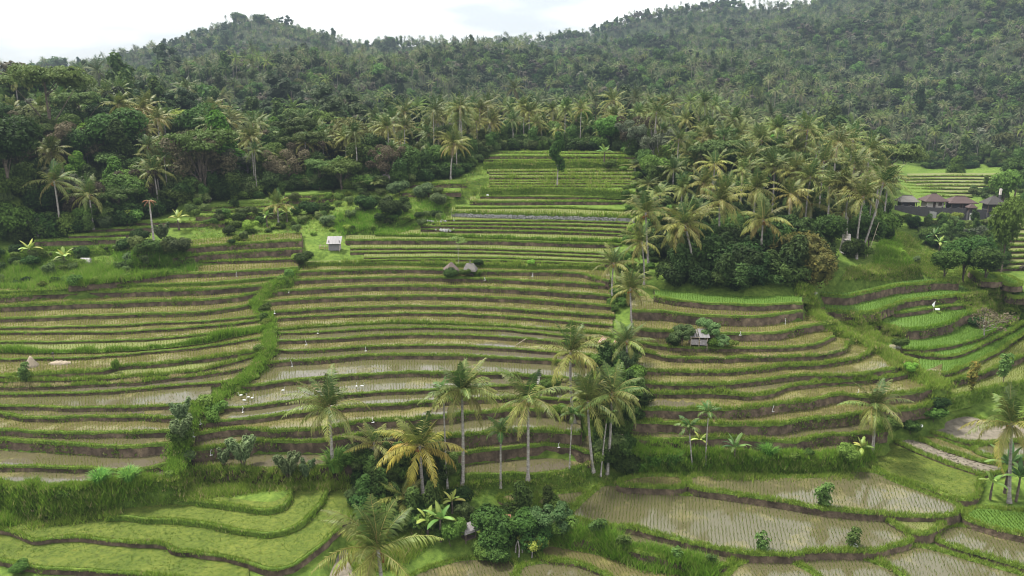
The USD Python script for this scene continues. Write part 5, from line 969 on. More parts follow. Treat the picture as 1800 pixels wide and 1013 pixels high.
for a in [((430, 838), 'feathery_shrub', 1.25, 'feathery blue green shrub with upright branches above the mown steps, left one of two'), ((395, 825), 'feathery_shrub_b', .8, 'small feathery sprig left of the blue green shrubs'), ((508, 848), 'feathery_shrub', 1.0, 'feathery blue green shrub with upright branches above the mown steps, right one of two'), ((540, 850), 'feathery_shrub_b', .9, 'dark feathery bush right of the blue green shrubs'),
          ((322, 745), 'feathery_shrub_b', 1.0, 'feathery bush where the diagonal strip reaches the lower left terraces'), ((318, 785), 'feathery_shrub', .9, 'feathery bush on the diagonal strip above the dry grass'), ((330, 830), 'pale_shrub', .6, 'pale shrub at the lower end of the diagonal strip'), ((330, 775), 'bright_shrub', .6, 'bright shrub at the side of the diagonal strip'),
          ((540, 465), 'dark_shrub', .9, 'dark conical bush at the top of the diagonal strip'), ((270, 462), 'dark_shrub', 1.15, 'large dark bush on the left bank'), ((315, 465), 'pale_shrub', 1.3, 'large pale bush on the left bank beside the dark one'), ((235, 468), 'pale_shrub', .9, 'pale bush left of the large bushes on the left bank'), ((228, 440), 'dark_shrub', 1.0, 'dark bush below the dead palm trunk'), ((242, 425), 'dark_shrub', .95, 'dark bush left of the dead palm trunk'), ((288, 425), 'feathery_shrub_b', 1.2, 'feathery bush right of the dead palm trunk'),
          ((188, 403), 'pale_shrub', .95, 'whitish flowering bush beside the small terraces at the upper left'), ((222, 392), 'yellow_shrub', 1.4, 'bright yellow green bush at the forest edge of the upper left'), ((403, 412), 'dark_shrub', .75, 'bluish bush on the weedy slope'), ((440, 408), 'bright_shrub', 1.2, 'bright grassy bush on the weedy slope'), ((85, 412), 'pale_shrub', .9, 'pale bush near the tall straight palm trunk'), ((60, 470), 'dark_shrub', .8, 'dark bush under the banana leaves at the left'),
          ((1420, 812), 'green_shrub', .4, 'small bush in the right hand hedge'), ((1388, 828), 'green_shrub', .55, 'round bush standing clear of the right hand hedge'), ((1490, 812), 'green_shrub', .75, 'green bush near the end of the right hand hedge'), ((1560, 770), 'green_shrub', .95, 'bright bush behind the wind swept palm'), ((1600, 765), 'dark_shrub', .8, 'dark bush left of the mud paddy'), ((1640, 745), 'green_shrub', .9, 'leafy bush above the mud paddy'), ((1655, 738), 'dark_shrub', .7, 'dark spiky bush above the mud paddy'), ((1720, 575), 'dark_shrub', .7, 'dark bush under the dry branches'),
          ((765, 838), 'dark_shrub', 1.05, 'dark bush right of the golden palm'), ((700, 840), 'dark_shrub', .7, 'dark bush left of the golden palm trunk'), ((720, 850), 'green_shrub', .6, 'green bush under the golden palm'), ((640, 835), 'green_shrub', .7, 'green bush right of the reed clump'), ((805, 845), 'green_shrub', .5, 'small bush at the foot of the dark trunked palm'), ((685, 850), 'pale_shrub', .6, 'dry looking bush below the young palm'), ((700, 915), 'green_shrub', .6, 'leafy bush under the short young palm'),
          ((1090, 835), 'dark_shrub', 1.1, 'dark big leaved bush at the right of the twin slender trunks'), ((1070, 800), 'dark_shrub', 1.0, 'dark bush in the middle of the shrub column behind the twin trunks'), ((1085, 770), 'green_shrub', 1.1, 'green bush in the shrub column'), ((1060, 735), 'dark_shrub', 1.2, 'dark bush high in the shrub column behind the leaning palm'), ((1100, 720), 'green_shrub', 1.2, 'green bush at the right of the shrub column'), ((1080, 690), 'green_shrub', 1.3, 'light green bush below the striped cloth'), ((1110, 680), 'bright_shrub', 1.4, 'bright bush at the right edge of the shrub column'), ((1095, 655), 'pale_shrub', 1.2, 'pale bush at the top of the shrub column'), ((1055, 650), 'green_shrub', 1.0, 'green bush left of the striped cloth'), ((1070, 625), 'dark_shrub', .8, 'dark bush right above the striped cloth'), ((1040, 700), 'green_shrub', .9, 'green bush beside the large arching palm'), ((985, 740), 'bright_shrub', .8, 'bright bush under the mottled palm'),
          ((962, 690), 'green_shrub', .8, 'bush below the tiny black topped shrine'), ((940, 690), 'bright_shrub', .6, 'small bush left of the tiny black topped shrine'), ((1285, 612), 'yellow_shrub', .65, 'yellow green bush right of the small bamboo hut'), ((1256, 614), 'bright_shrub', .7, 'bright bush at the right corner of the small bamboo hut'), ((790, 490), 'dark_shrub', .75, 'dark leafy shrub in front of the two thatched roofs'), ((815, 488), 'green_shrub', .6, 'green shrub between the two thatched roofs'), ((838, 486), 'cane_clump', .8, 'leafy cane clump right of the two thatched roofs'), ((842, 470), 'dark_shrub', .55, 'small dark bush behind the thatched roofs'), ((934, 468), 'bright_shrub', .6, 'small bush on the hedge above the middle terraces'),
          ((1640, 425), 'pale_shrub', 1.1, 'pale bush at the edge of the ridge path'), ((1690, 465), 'yellow_shrub', 1.2, 'yellowish bush at the foot of the ridge path'), ((1520, 455), 'green_shrub', .8, 'green bush below the leaning palm'), ((1463, 478), 'dark_shrub', .7, 'dark bush below the white shrine'), ((1580, 450), 'bright_shrub', .7, 'bright grass bush on the ridge'), ((1610, 462), 'pale_shrub', .5, 'small bush on the ridge path'),
          ((700, 345), 'pale_shrub', 1.2, 'pale bluish bush on the weedy slope'), ((745, 350), 'pale_shrub', 1.3, 'second pale bluish bush on the weedy slope near the hedge'), ((680, 378), 'dark_shrub', 1.4, 'wide dark bush at the foot of the weedy slope'), ((640, 372), 'dark_shrub', 1.3, 'dark bush at the left foot of the weedy slope'), ((770, 365), 'pale_shrub', 1.2, 'pale bush beside the stone bank'), ((540, 378), 'dark_shrub', 1.1, 'dark bush right of the young palm on the slope'), ((575, 398), 'pale_shrub', .9, 'pale bush behind the white walled hut'), ((1070, 300), 'green_shrub', 1.0, 'bush at the right end of the uppermost terraces')]:
    shrub(*a)
for a in [((592, 842), 'reed_clump', 1.35, 'tall dark reed clump at the foot of the thick grey palm trunk'), ((612, 836), 'reed_clump', 1.0, 'smaller reed clump right of the thick grey palm trunk'), ((1120, 832), 'cane_clump', 1.15, 'cane clump at the left end of the hedge'), ((1150, 830), 'cane_clump', 1.2, 'cane clump second from the left in the hedge'), ((1180, 828), 'reed_clump', 1.0, 'dark reed clump in the hedge left of the areca pair'), ((1330, 812), 'cane_clump', .8, 'cane clump in the hedge right of the banana sapling'), ((1350, 808), 'cane_clump', .9, 'upright cane clump on top of the hedge'), ((120, 880), 'reed_clump', .8, 'reed clump on the bank above the mown steps'), ((180, 870), 'reed_clump', .9, 'reed clump at the middle of the bank above the mown steps'), ((230, 862), 'reed_clump', .85, 'reed clump at the right of the bank above the mown steps'), ((1548, 755), 'reed_clump', .9, 'reed clump behind the wind swept palm')]:
    shrub(*a, name='reed_clump', cat='reeds')
for a in [((775, 952), 'banana_plant', 1.0, 'banana plant with torn pale leaves left of the shrub clump'), ((752, 945), 'banana_plant_b', 1.0, 'smaller banana plant left of the torn leaved one'), ((795, 905), 'banana_plant_b', .9, 'small palm like plant behind the field shelter'), ((1765, 870), 'big_banana_plant', 1.15, 'large dark banana clump at the right edge'), ((1785, 885), 'big_banana_plant', 1.0, 'banana plant in front of the large clump at the right edge'), ((1740, 880), 'banana_plant', .9, 'banana plant left of the large clump at the right edge'), ((1289, 828), 'big_banana_plant', .72, 'bluish banana sapling in front of the hedge'), ((1512, 808), 'banana_plant_b', .9, 'pale yellow banana plant beside the wind swept palm'), ((1230, 790), 'banana_plant_b', .7, 'small banana sapling behind the areca pair'),
          ((115, 470), 'banana_plant_b', 1.1, 'pale banana plant on the left bank'), ((55, 462), 'banana_plant_b', 1.2, 'yellowish banana leaves on the left bank'), ((315, 405), 'banana_plant_b', 1.3, 'pale banana plant on the weedy slope'), ((470, 400), 'banana_plant', .9, 'banana plant in the weeds left of the hut'), ((505, 392), 'banana_plant_b', 1.1, 'banana plant below the young palm'), ((1640, 432), 'big_banana_plant', .9, 'pale banana plant by the ridge path'), ((1650, 445), 'banana_plant', 1.0, 'banana plant lower down by the ridge path'), ((1685, 470), 'banana_plant', .9, 'banana plant at the foot of the ridge path'), ((1062, 295), 'banana_plant', 1.2, 'banana plant at the right end of the uppermost terraces'), ((20, 985), 'banana_plant_b', .1, 'tiny sprout in the lower left corner')][:-1]:
    shrub(*a, name='banana_plant', cat='banana plant')
shrub((1577, 614), 'green_shrub', .7, 'green bush where the grassy strip meets the spur terraces, upper one'); shrub((1600, 655), 'bright_shrub', .7, 'bright bush where the grassy strip meets the spur terraces, lower one')
shrub((36, 1012), 'green_shrub', .55, 'small bush in the lower left corner')

# ------------------------------------------------------------------ the forest
RF = np.random.default_rng(77)
EX = [-300, 0, 100, 240, 330, 440, 560, 640, 720, 800, 860, 880, 1085, 1100, 1140, 1300, 1480, 1545, 1575, 1600, 1830, 1845, 2100]; ER = [128, 130, 134, 139, 147, 152, 153, 152, 153, 160, 172, 181, 181, 172, 152, 148, 148, 150, 168, 330, 330, 125, 105]
_ex = [(-60, 432), (0, 426), (60, 416), (110, 408), (170, 405), (240, 392), (290, 368), (330, 362), (440, 348), (560, 333), (640, 331), (720, 322), (800, 312)]
_h = hit(*np.array(_ex, float).T); EX = [-400] + [a for a, b in _ex] + EX[10:]; ER = [float(np.hypot(*_h[0, :2]))] + [float(v) for v in np.hypot(_h[:, 0], _h[:, 1])] + ER[10:]
pts = []
r = 120.0
while r < 1010:
    st = np.interp(r, [120, 250, 500, 1000], [4.6, 5.0, 5.6, 6.6]); a = np.arange(-37.5, 37.5, math.degrees(st / r)); a = np.radians(a + RF.uniform(-.5, .5, len(a)) * math.degrees(st / r) * 1.1); q = r + RF.uniform(-.6, .6, len(a)) * st
    pts.append(np.stack([np.sin(a) * q, np.cos(a) * q], 1)); r += st * .92
pts = np.vstack(pts); rr = np.hypot(*pts.T); pz = ground(*pts.T); P3 = np.c_[pts, pz]
pxx, pyy = topx(P3); k = rr > np.interp(900 + FPX * np.tan(np.arctan2(pts[:, 0], pts[:, 1])) * .98, EX, ER)
k &= (pxx > -120) & (pxx < 2000)
# a clearing for the compound and the far right fields
k &= ~((pxx > 1555) & (pxx < 1840) & (rr < 330) & (rr > 120))
P3, rr, pxx = P3[k], rr[k], pxx[k]; nP = len(P3)
zone = meshkit.fbm(np.c_[P3[:, :2] / 60, np.zeros(nP)], 3, 12); ph = np.where(rr > 300, .45, .3) + (zone - .5) * 1.9
ph = np.where((rr < 300) & (P3[:, 0] < -35), ph - .1, ph)
isp = RF.random(nP) < ph; sc = RF.uniform(.65, 1.15, nP) * np.where(rr > 320, .84, 1.0) * np.where(isp, .92, 1.0 + .5 * (RF.random(nP) < .1)); hue = RF.random(nP); ang = RF.uniform(0, 360, nP)
o = np.argsort(rr); cnt = {True: 0, False: 0}; LIM = {True: 190, False: 240}; rest = []
KIND = ['dark_round_tree', 'green_round_tree', 'olive_tree', 'flat_tree', 'brown_tree', 'grey_tree', 'slender_tree', 'dark_round_tree', 'green_round_tree', 'yellow_tree', 'bright_tree', 'spreading_tree']
WORD = {'dark_round_tree': 'dark round', 'green_round_tree': 'green round', 'olive_tree': 'olive green', 'flat_tree': 'flat topped', 'brown_tree': 'brownish', 'grey_tree': 'greyish', 'slender_tree': 'slender', 'yellow_tree': 'yellow green', 'bright_tree': 'light green', 'spreading_tree': 'wide spreading'}
for i in o:
    p = bool(isp[i])
    if cnt[p] < LIM[p] and rr[i] < 330 and -40 < pxx[i] < 1825:
        cnt[p] += 1
        if p:
            pr = list(MIDP)[int(hue[i] * 6.99)]; place('coconut_palm', pr, P3[i] - [0, 0, .1], ang[i], float(sc[i] * .92), label='coconut palm among the broadleaf trees of the nearer forest belt', cat='palm tree', group='coconut palms scattered through the nearer forest belt')
        else:
            kd = KIND[int(hue[i] * len(KIND))]; place('forest_tree', kd, P3[i] - [0, 0, .2], ang[i], float(sc[i] * .95), label=f'{WORD[kd]} tree in the nearer forest belt behind the terraces', cat='tree', group=f'{WORD[kd]} trees of the nearer forest belt')
    else: rest.append(i)
rest = np.array(rest); print('forest', nP, cnt, len(rest))
def instancer(name, idx, protos, weights, lab):
    x = UsdGeom.PointInstancer.Define(stage, f'/World/{name}'); tag(x.GetPrim(), lab, 'forest', kind='stuff'); rel = x.CreatePrototypesRel()
    for nm in protos:
        S_ = FAR[nm]; m = put(nm, np.vstack(S_.v), np.vstack(S_.f), 'leaf', f'/World/{name}/kinds', np.vstack(S_.c)) if False else usdkit.mesh(stage, f'/World/{name}/{nm}', (np.vstack(S_.v), np.vstack(S_.f)), '/World/Looks/leaf').GetPrim()
        setcol(UsdGeom.Mesh(m), np.vstack(S_.c)); rel.AddTarget(m.GetPath())
    n = len(idx); x.CreateProtoIndicesAttr(Vt.IntArray.FromNumpy(RF.choice(len(protos), n, p=np.array(weights) / sum(weights)).astype(np.int32)))
    x.CreatePositionsAttr(Vt.Vec3fArray.FromNumpy((P3[idx] - [0, 0, .3]).astype(np.float32))); a = np.radians(ang[idx]) / 2
    x.CreateOrientationsAttr(Vt.QuathArray([Gf.Quath(float(math.cos(t)), 0, 0, float(math.sin(t))) for t in a]))
    s_ = sc[idx]; x.CreateScalesAttr(Vt.Vec3fArray.FromNumpy(np.stack([s_, s_, s_ * RF.uniform(.85, 1.2, n)], 1).astype(np.float32)))
instancer('hillside_palms', rest[isp[rest]], ['p0', 'p1', 'p2', 'p3'], [4, 3, 3, 3], 'countless coconut palms covering the hills behind')
instancer('hillside_forest', rest[~isp[rest]], ['t0', 't1', 't3', 't4', 't5', 't6', 't7'], [5, 5, 2.0, .7, 3, 3, 1.2], 'mixed broadleaf forest covering the hills behind')

# undergrowth at the forest edge and under the knoll grove
def under(name, xy, kinds, lo, hi, lab, seed):
    rng = np.random.default_rng(seed); x = UsdGeom.PointInstancer.Define(stage, f'/World/{name}'); tag(x.GetPrim(), lab, 'undergrowth', kind='stuff'); rel = x.CreatePrototypesRel()
    for k, (kind, h, R, ca, cb) in enumerate(kinds):
        r2 = np.random.default_rng(seed + k); S_ = Soup().add(*cloud(lobeset(kind, h, R, r2), 2600, .19, 1.5, ca, cb, r2)); m = usdkit.mesh(stage, f'/World/{name}/bush_{k}', (np.vstack(S_.v), np.vstack(S_.f)), '/World/Looks/leaf').GetPrim(); setcol(UsdGeom.Mesh(m), np.vstack(S_.c)); rel.AddTarget(m.GetPath())
    n = len(xy); P = np.c_[xy, surface(xy[:, 0], xy[:, 1]) - .2]; x.CreateProtoIndicesAttr(Vt.IntArray.FromNumpy(rng.integers(0, len(kinds), n).astype(np.int32))); x.CreatePositionsAttr(Vt.Vec3fArray.FromNumpy(P.astype(np.float32)))
    a = rng.uniform(0, 3.14, n); x.CreateOrientationsAttr(Vt.QuathArray([Gf.Quath(float(math.cos(t)), 0, 0, float(math.sin(t))) for t in a])); s_ = rng.uniform(lo, hi, n); x.CreateScalesAttr(Vt.Vec3fArray.FromNumpy(np.stack([s_, s_, s_ * rng.uniform(.8, 1.3, n)], 1).astype(np.float32)))
KU = [('bush', 2.4, 1.7, DG, MG), ('bush', 2.0, 1.5, MG, (.09, .15, .03)), ('bush', 2.6, 1.4, (.06, .09, .028), (.11, .155, .045)), ('tall', 3.6, 1.3, (.04, .075, .018), (.07, .12, .025))]
ra = np.radians(RF.uniform(-37, 33, 2600)); ex = 900 + FPX * np.tan(ra) * .98; er = np.interp(ex, EX, ER); rq = er - 1.5 + np.abs(RF.normal(0, 1, 2600)) * 22; k = ~((ex > 1555) & (rq < 326)) & (rq < 375)
under('forest_undergrowth', np.stack([np.sin(ra) * rq, np.cos(ra) * rq], 1)[k], KU, .7, 1.5, 'bushes and young trees filling the forest edge', 501)
def inpoly(s, n, rng):
    q = L(s); pg = Polygon(q); a, b, c, d = pg.bounds; xy = np.c_[rng.uniform(a, c, n * 3), rng.uniform(b, d, n * 3)]; xy = xy[shapely.contains_xy(pg, xy[:, 0], xy[:, 1])][:n]; return hit(xy[:, 0], xy[:, 1])[:, :2]
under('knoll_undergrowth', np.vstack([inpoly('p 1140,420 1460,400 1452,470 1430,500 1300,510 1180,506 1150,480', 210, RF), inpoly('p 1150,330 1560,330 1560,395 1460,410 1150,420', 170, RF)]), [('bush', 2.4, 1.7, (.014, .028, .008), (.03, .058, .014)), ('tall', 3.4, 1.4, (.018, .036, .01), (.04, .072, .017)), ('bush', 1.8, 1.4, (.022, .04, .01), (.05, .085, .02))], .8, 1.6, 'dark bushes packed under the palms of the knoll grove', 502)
under('slope_undergrowth', np.vstack([inpoly('p -40,440 120,445 330,430 345,470 270,490 100,505 -40,505', 110, RF), inpoly('p 330,372 560,345 780,335 790,395 600,412 400,430', 130, RF)]), KU[:3] + [('bush', 1.3, 1.0, (.08, .14, .02), (.13, .2, .035))], .25, .75, 'low bushes and weeds scattered over the slope below the forest', 505)
under('strip_undergrowth', np.vstack([inpoly('p 480,480 530,450 545,460 500,500 475,540 490,580 490,640 440,690 390,730 330,780 330,840 300,840 310,760 380,700 440,650 455,600 445,540', 46, RF), inpoly('p 1095,300 1150,300 1150,480 1110,520 1090,560 1070,540 1085,460 1100,400', 90, RF)]), [KU[1], KU[1], ('bush', 1.6, 1.3, (.08, .14, .02), (.13, .2, .035))], .3, .7, 'low leafy bushes along the grassy strips between the terraces', 504)
under('valley_undergrowth', np.vstack([inpoly('p 1620,420 1700,425 1760,450 1760,470 1720,475 1660,450', 90, RF), inpoly('p 1100,620 1130,640 1130,700 1110,800 1050,830 1050,700 1070,640', 60, RF), inpoly('p 780,885 1000,885 990,950 930,985 800,985 770,940', 14, RF), inpoly('p 1690,335 1800,320 1800,390 1770,390', 50, RF), inpoly('p 1830,440 1990,440 1990,900 1900,900 1835,640', 60, RF), inpoly('p 1585,396 1770,396 1770,420 1700,440 1640,425', 70, RF), inpoly('p 1720,440 1760,420 1765,470 1740,478', 40, RF), inpoly('p 620,815 780,820 800,850 640,862', 50, RF), inpoly('p 620,880 760,890 760,940 660,940', 40, RF)]), KU, .55, 1.0, 'low bushes filling the gaps between trees and huts', 503)

# ------------------------------------------------------------------ huts, shrines, walls and small things
def flat_mat(name, c, rough=.7, spec=.3, var=.25, scale=6, bump=.2): noise_mat(name, [(.3, tuple(np.array(c) * (1 - var))), (.7, tuple(np.array(c) * (1 + var)))], scale, rough=rough, spec=spec, bump=bump)
flat_mat('grey_boards', (.17, .155, .155)); flat_mat('pale_sheet', (.11, .104, .106), .5, var=.12); flat_mat('dark_wood', (.07, .05, .04)); flat_mat('bamboo', (.25, .21, .15)); flat_mat('brown_thatch', (.085, .064, .056), .95, scale=9, bump=.8); flat_mat('grey_thatch', (.1, .092, .084), .95, scale=9, bump=.8)
flat_mat('black_thatch', (.035, .032, .03), .95, bump=.8); flat_mat('red_tile', (.04, .024, .022), .8, scale=4); flat_mat('red_brick', (.13, .05, .03), .85); flat_mat('dark_stone', (.045, .042, .045), .9); flat_mat('white_plaster', (.4, .365, .33), .8, var=.1); flat_mat('white_cloth', (.55, .55, .55), .8, var=.04); flat_mat('red_cloth', (.4, .05, .05), .8, var=.1)
flat_mat('straw', (.2, .165, .12), .95, scale=10, bump=.9); flat_mat('rock', (.2, .195, .19), .9, bump=.6); flat_mat('blue_plastic', (.08, .22, .4), .4, var=.05); flat_mat('egret_white', (.42, .42, .4), .8, var=.03); flat_mat('rust', (.22, .11, .05)); flat_mat('dry_leaf', (.38, .29, .22), .9)
M('falling_water', {'g': ('geometry', {}), 'n': ('noise_texture', {'scale': 14}), 'r': ('rgb_ramp', {'ramp': [(.3, (.12, .115, .1)), (.65, (.38, .38, .38))]}), 'p': ('principled_bsdf', {'roughness': .25})}, [('g.position', 'n.vector'), ('n.fac', 'r.fac'), ('r.color', 'p.base_color')])
RO = np.random.default_rng(909)
def box(x0, x1, y0, y1, z0, z1, jit=0):
    m = trimesh.creation.box([x1 - x0, y1 - y0, z1 - z0]); m.apply_translation([(x0 + x1) / 2, (y0 + y1) / 2, (z0 + z1) / 2])
    if jit: m.apply_transform(trimesh.transformations.rotation_matrix(RO.normal(0, jit), [0, 1, 0], m.centroid))
    return m
def bar(a, b, r, sides=6):
    v, f = tube([a, (np.array(a) + b) / 2, b], r, sides); return trimesh.Trimesh(v, f, process=False)
def slab(c4, t):                                # a sheet through four corners with thickness
    c = np.array(c4, float); n = np.cross(c[1] - c[0], c[2] - c[0]); n /= np.linalg.norm(n); n = n if n[2] >= 0 else -n
    return trimesh.Trimesh(np.vstack([c, c - n * t]), [[0, 1, 2], [0, 2, 3], [4, 6, 5], [4, 7, 6], [0, 4, 5], [0, 5, 1], [1, 5, 6], [1, 6, 2], [2, 6, 7], [2, 7, 3], [3, 7, 4], [3, 4, 0]], process=False)
def stand(b, r=None): P = at(*b); return P
def item(name, P, lab, cat, rz=0, group=None): return group_xf(name, P, rz, label=lab, cat=cat, group=group)
def planks(nm, x, x0, x1, z0, z1, y, n, mat, vertical=True, t=.025):
    for k in range(n):
        if vertical: a, b = x0 + (x1 - x0) * k / n, x0 + (x1 - x0) * (k + 1) / n; putm(nm, box(a + .008, b - .008, y - t - RO.random() * .01, y, z0 - RO.random() * .05, z1), mat, x)
        else: a, b = z0 + (z1 - z0) * k / n, z0 + (z1 - z0) * (k + 1) / n; putm(nm, box(x0 - RO.random() * .05, x1 + RO.random() * .05, y - t - RO.random() * .01, y, a + .008, b - .008), mat, x)
def hip_roof(w, d, ze, zr, ridge, over=0.0, t=.1, lift=0.0):
    w2, d2 = w / 2, d / 2; C4 = [[-w2, -d2, ze], [w2, -d2, ze], [w2, d2, ze], [-w2, d2, ze]]; Ra, Rb = [-ridge / 2, 0, zr], [ridge / 2, 0, zr]
    v = np.array(C4 + [Ra, Rb] + [[p[0], p[1], p[2] - t] for p in C4]); f = [[0, 1, 5], [0, 5, 4], [1, 2, 5], [2, 3, 4], [2, 4, 5], [3, 0, 4], [0, 6, 7], [0, 7, 1], [1, 7, 8], [1, 8, 2], [2, 8, 9], [2, 9, 3], [3, 9, 6], [3, 6, 0], [6, 9, 8], [6, 8, 7]]
    return trimesh.Trimesh(v, f, process=False)
# white walled field hut with a pole pen
P = at(587, 441); x = item('field_hut', P + [0, .6, -.1], 'pale board hut with a sloping grey roof and a pole pen on its left', 'hut', 3)
planks('wall_board', x, -.85, .85, .15, 1.25, -.55, 9, 'pale_sheet'); putm('side_wall', box(.82, .86, -.53, .8, .1, 1.7), 'grey_boards', x); putm('side_wall', box(-.86, -.82, -.53, .8, .1, 1.7), 'grey_boards', x); putm('back_wall', box(-.8, .8, .8, .84, .1, 2.0), 'grey_boards', x)
for k in range(5): a = -1.15 + k * .46; putm('roof_sheet', slab([[a + .01, -.85, 1.22 + RO.random() * .03], [a + .45, -.85, 1.22], [a + .45, .95, 2.15], [a + .01, .95, 2.15 + RO.random() * .04]], .03), 'pale_sheet' if k != 0 else 'grey_boards', x)
for a, b in ((-.85, -.56), (.85, -.56), (-.85, .82), (.85, .82), (-2.3, -.4), (-1.5, -.4), (-2.3, .5)): putm('post', bar([a, b, -.3], [a, b, 1.0], .04), 'bamboo', x)
for z in (.35, .65, .95): putm('rail', bar([-2.4, -.42, z], [-1.0, -.42, z + RO.normal(0, .03)], .03), 'red_brick' if z < .9 else 'bamboo', x)
# small bamboo hut
P = at(1229, 612); x = item('bamboo_hut', P + [0, .7, 0], 'small bamboo hut on stilts with a broken white sheet roof among garden trees', 'hut', -3)
planks('wall_board', x, -1.0, -.05, .3, .95, -.6, 6, 'grey_boards'); planks('wall_board', x, .1, .95, .25, .95, -.6, 5, 'grey_boards'); putm('floor', box(-1, 1, -.58, .8, .24, .3), 'dark_wood', x)
for a, b, h in ((-1, -.62, 1.3), (0, -.62, 1.3), (1, -.62, 1.35), (-1, .8, 1.75), (1, .8, 1.8)): putm('post', bar([a, b, -.4], [a, b, h], .045), 'bamboo', x)
for k in range(3): a = .0 + k * .42; putm('roof_sheet', slab([[a, -.85, 1.28], [a + .41, -.85, 1.27], [a + .36, .9, 1.88], [a - .02, .9, 1.9]], .025), 'pale_sheet', x)
for k in range(4): a = -1.15 + k * .28; putm('roof_slat', slab([[a, -.8 + k * .05, 1.3], [a + .22, -.8 + k * .05, 1.3], [a + .25, .8, 1.8], [a, .8, 1.82]], .03), 'grey_thatch' if k % 2 else 'grey_boards', x)
putm('beam', bar([-1.25, -.66, 1.22], [1.25, -.66, 1.22], .035), 'bamboo', x)
# two thatched field shelters
def thatched(b, w, d, hz, hr, ridge, mat, lab, finial=False, rz=0, post=1.0):
    P = at(*b); x = item('thatched_hut', P + [0, d / 2, 0], lab, 'hut', rz)
    putm('roof', hip_roof(w, d, hz, hr, ridge, t=.14), mat, x); putm('thatch_fringe', hip_roof(w * 1.06, d * 1.06, hz - .1, hz + (hr - hz) * .42, ridge + (w - ridge) * .6, t=.12), mat, x)
    for a in (-1, 1):
        for c in (-1, 1): putm('post', bar([a * w * .36, c * d * .36, -.3], [a * w * .36, c * d * .36, hz + .15], .05), 'dark_wood', x)
    putm('platform', box(-w * .38, w * .38, -d * .38, d * .38, .25, .33), 'dark_wood', x)
    if finial: putm('finial', bar([0, 0, hr - .1], [0, 0, hr + .5], .09), mat, x)
    return x
thatched((793, 489), 2.0, 1.9, 1.05, 2.1, .15, 'brown_thatch', 'small hut with a steep reddish brown thatched roof, left of the pair', rz=18)
thatched((826, 488), 1.9, 1.7, 1.0, 1.9, 1.1, 'grey_thatch', 'small hut with a grey thatched roof, right of the pair', True, -8)
thatched((822, 957), 1.5, 1.4, 1.25, 1.75, .7, 'grey_boards', 'field shelter with a grey tilted roof half buried in the leafy clump', rz=35)
x = thatched((765, 312), 2.9, 2.4, 1.7, 2.5, 1.6, 'red_brick', 'open shelter with a rusty red roof on pale posts at the forest edge'); x = thatched((682, 330), 3.0, 2.4, 1.7, 2.4, 2.0, 'grey_thatch', 'open shelter with a grey roof under the trees at the forest edge')
thatched((361, 358), 1.5, 1.3, .8, 1.4, .5, 'grey_thatch', 'tiny grey roofed shelter on the upper left terraces')
x = thatched((148, 471), 1.9, 1.4, .75, 1.25, 1.4, 'pale_sheet', 'low shelter with a white roof on the left bank')
# straw stack, hay, scarecrow post
P = at(55, 645); m = trimesh.creation.cone(.85, 1.25, sections=18); m = m.subdivide().subdivide(); m.vertices += (meshkit.noise(m.vertices * 5)[:, None] - .5) * .16; x = item('straw_stack', P, 'round pale straw stack on the left terraces', 'straw stack'); putm('straw', m, 'straw', x, smooth=True); putm('straw_skirt', [box(-.5 + .1 * k, -.42 + .1 * k, -.8, -.72, -.05, .3, .3) for k in range(10)], 'straw', x)
P = at(105, 640); m = trimesh.creation.icosphere(3); m.vertices *= [1.25, .5, .3]; m.vertices += (meshkit.noise(m.vertices * 6)[:, None] - .5) * .2; putm('hay_heap', trimesh.Trimesh(m.vertices + P, m.faces), 'straw', smooth=True, label='low heap of cut hay on the terrace rim right of the straw stack', cat='hay')
P = at(95, 637); x = item('scarecrow', P, 'thin dark scarecrow post with a black cap beside the hay heap', 'scarecrow'); putm('post', bar([0, 0, -.1], [0, 0, .9], .04), 'dark_wood', x); putm('arm', bar([-.25, 0, .62], [.25, 0, .66], .025), 'dark_wood', x); m = trimesh.creation.icosphere(1, .13); m.apply_translation([0, 0, .98]); putm('cap', m, 'black_thatch', x, smooth=True)
# shrines
P = at(1487, 446); x = item('white_shrine', P, 'slender white shrine pillar with a dark slot at the edge of the knoll grove', 'shrine', 8)
putm('base', [box(-.75, .75, -.6, .6, -.2, .18), box(-.6, .6, -.5, .5, .18, .4)], 'rock', x); putm('pillar', [box(-.42, -.1, -.32, .32, .4, 2.0), box(.1, .42, -.32, .32, .4, 2.25), box(-.1, .1, -.2, .32, .4, 2.0), box(-.36, .36, -.28, .28, 2.0, 2.3), box(-.05, .38, -.24, .24, 2.3, 2.75), box(.1, .36, -.2, .2, 2.75, 3.1)], 'white_plaster', x); putm('slot', box(-.095, .095, -.215, -.203, .75, 1.75), 'dark_wood', x); putm('niche_roof', box(-.52, .0, -.38, .3, 2.02, 2.18), 'dark_stone', x); putm('red_panel', box(.423, .47, -.3, .3, .5, 2.1), 'red_brick', x); putm('offering_tray', [box(-1.0, -.5, -.75, -.35, .1, .2)], 'white_plaster', x)
P = at(947, 674); x = item('field_shrine', P, 'tiny stone shrine with a black thatched top on a middle terrace', 'shrine'); putm('pillar', [box(-.22, .22, -.2, .2, -.1, .2), box(-.14, .14, -.13, .13, .2, .85), box(-.22, .22, -.2, .2, .85, 1.0)], 'white_plaster', x); putm('roof', hip_roof(.6, .55, 1.12, 1.5, .1), 'black_thatch', x); putm('post', [box(-.17, -.12, -.15, -.1, 1.0, 1.12), box(.12, .17, -.15, -.1, 1.0, 1.12), box(-.17, -.12, .1, .15, 1.0, 1.12), box(.12, .17, .1, .15, 1.0, 1.12)], 'dark_wood', x)
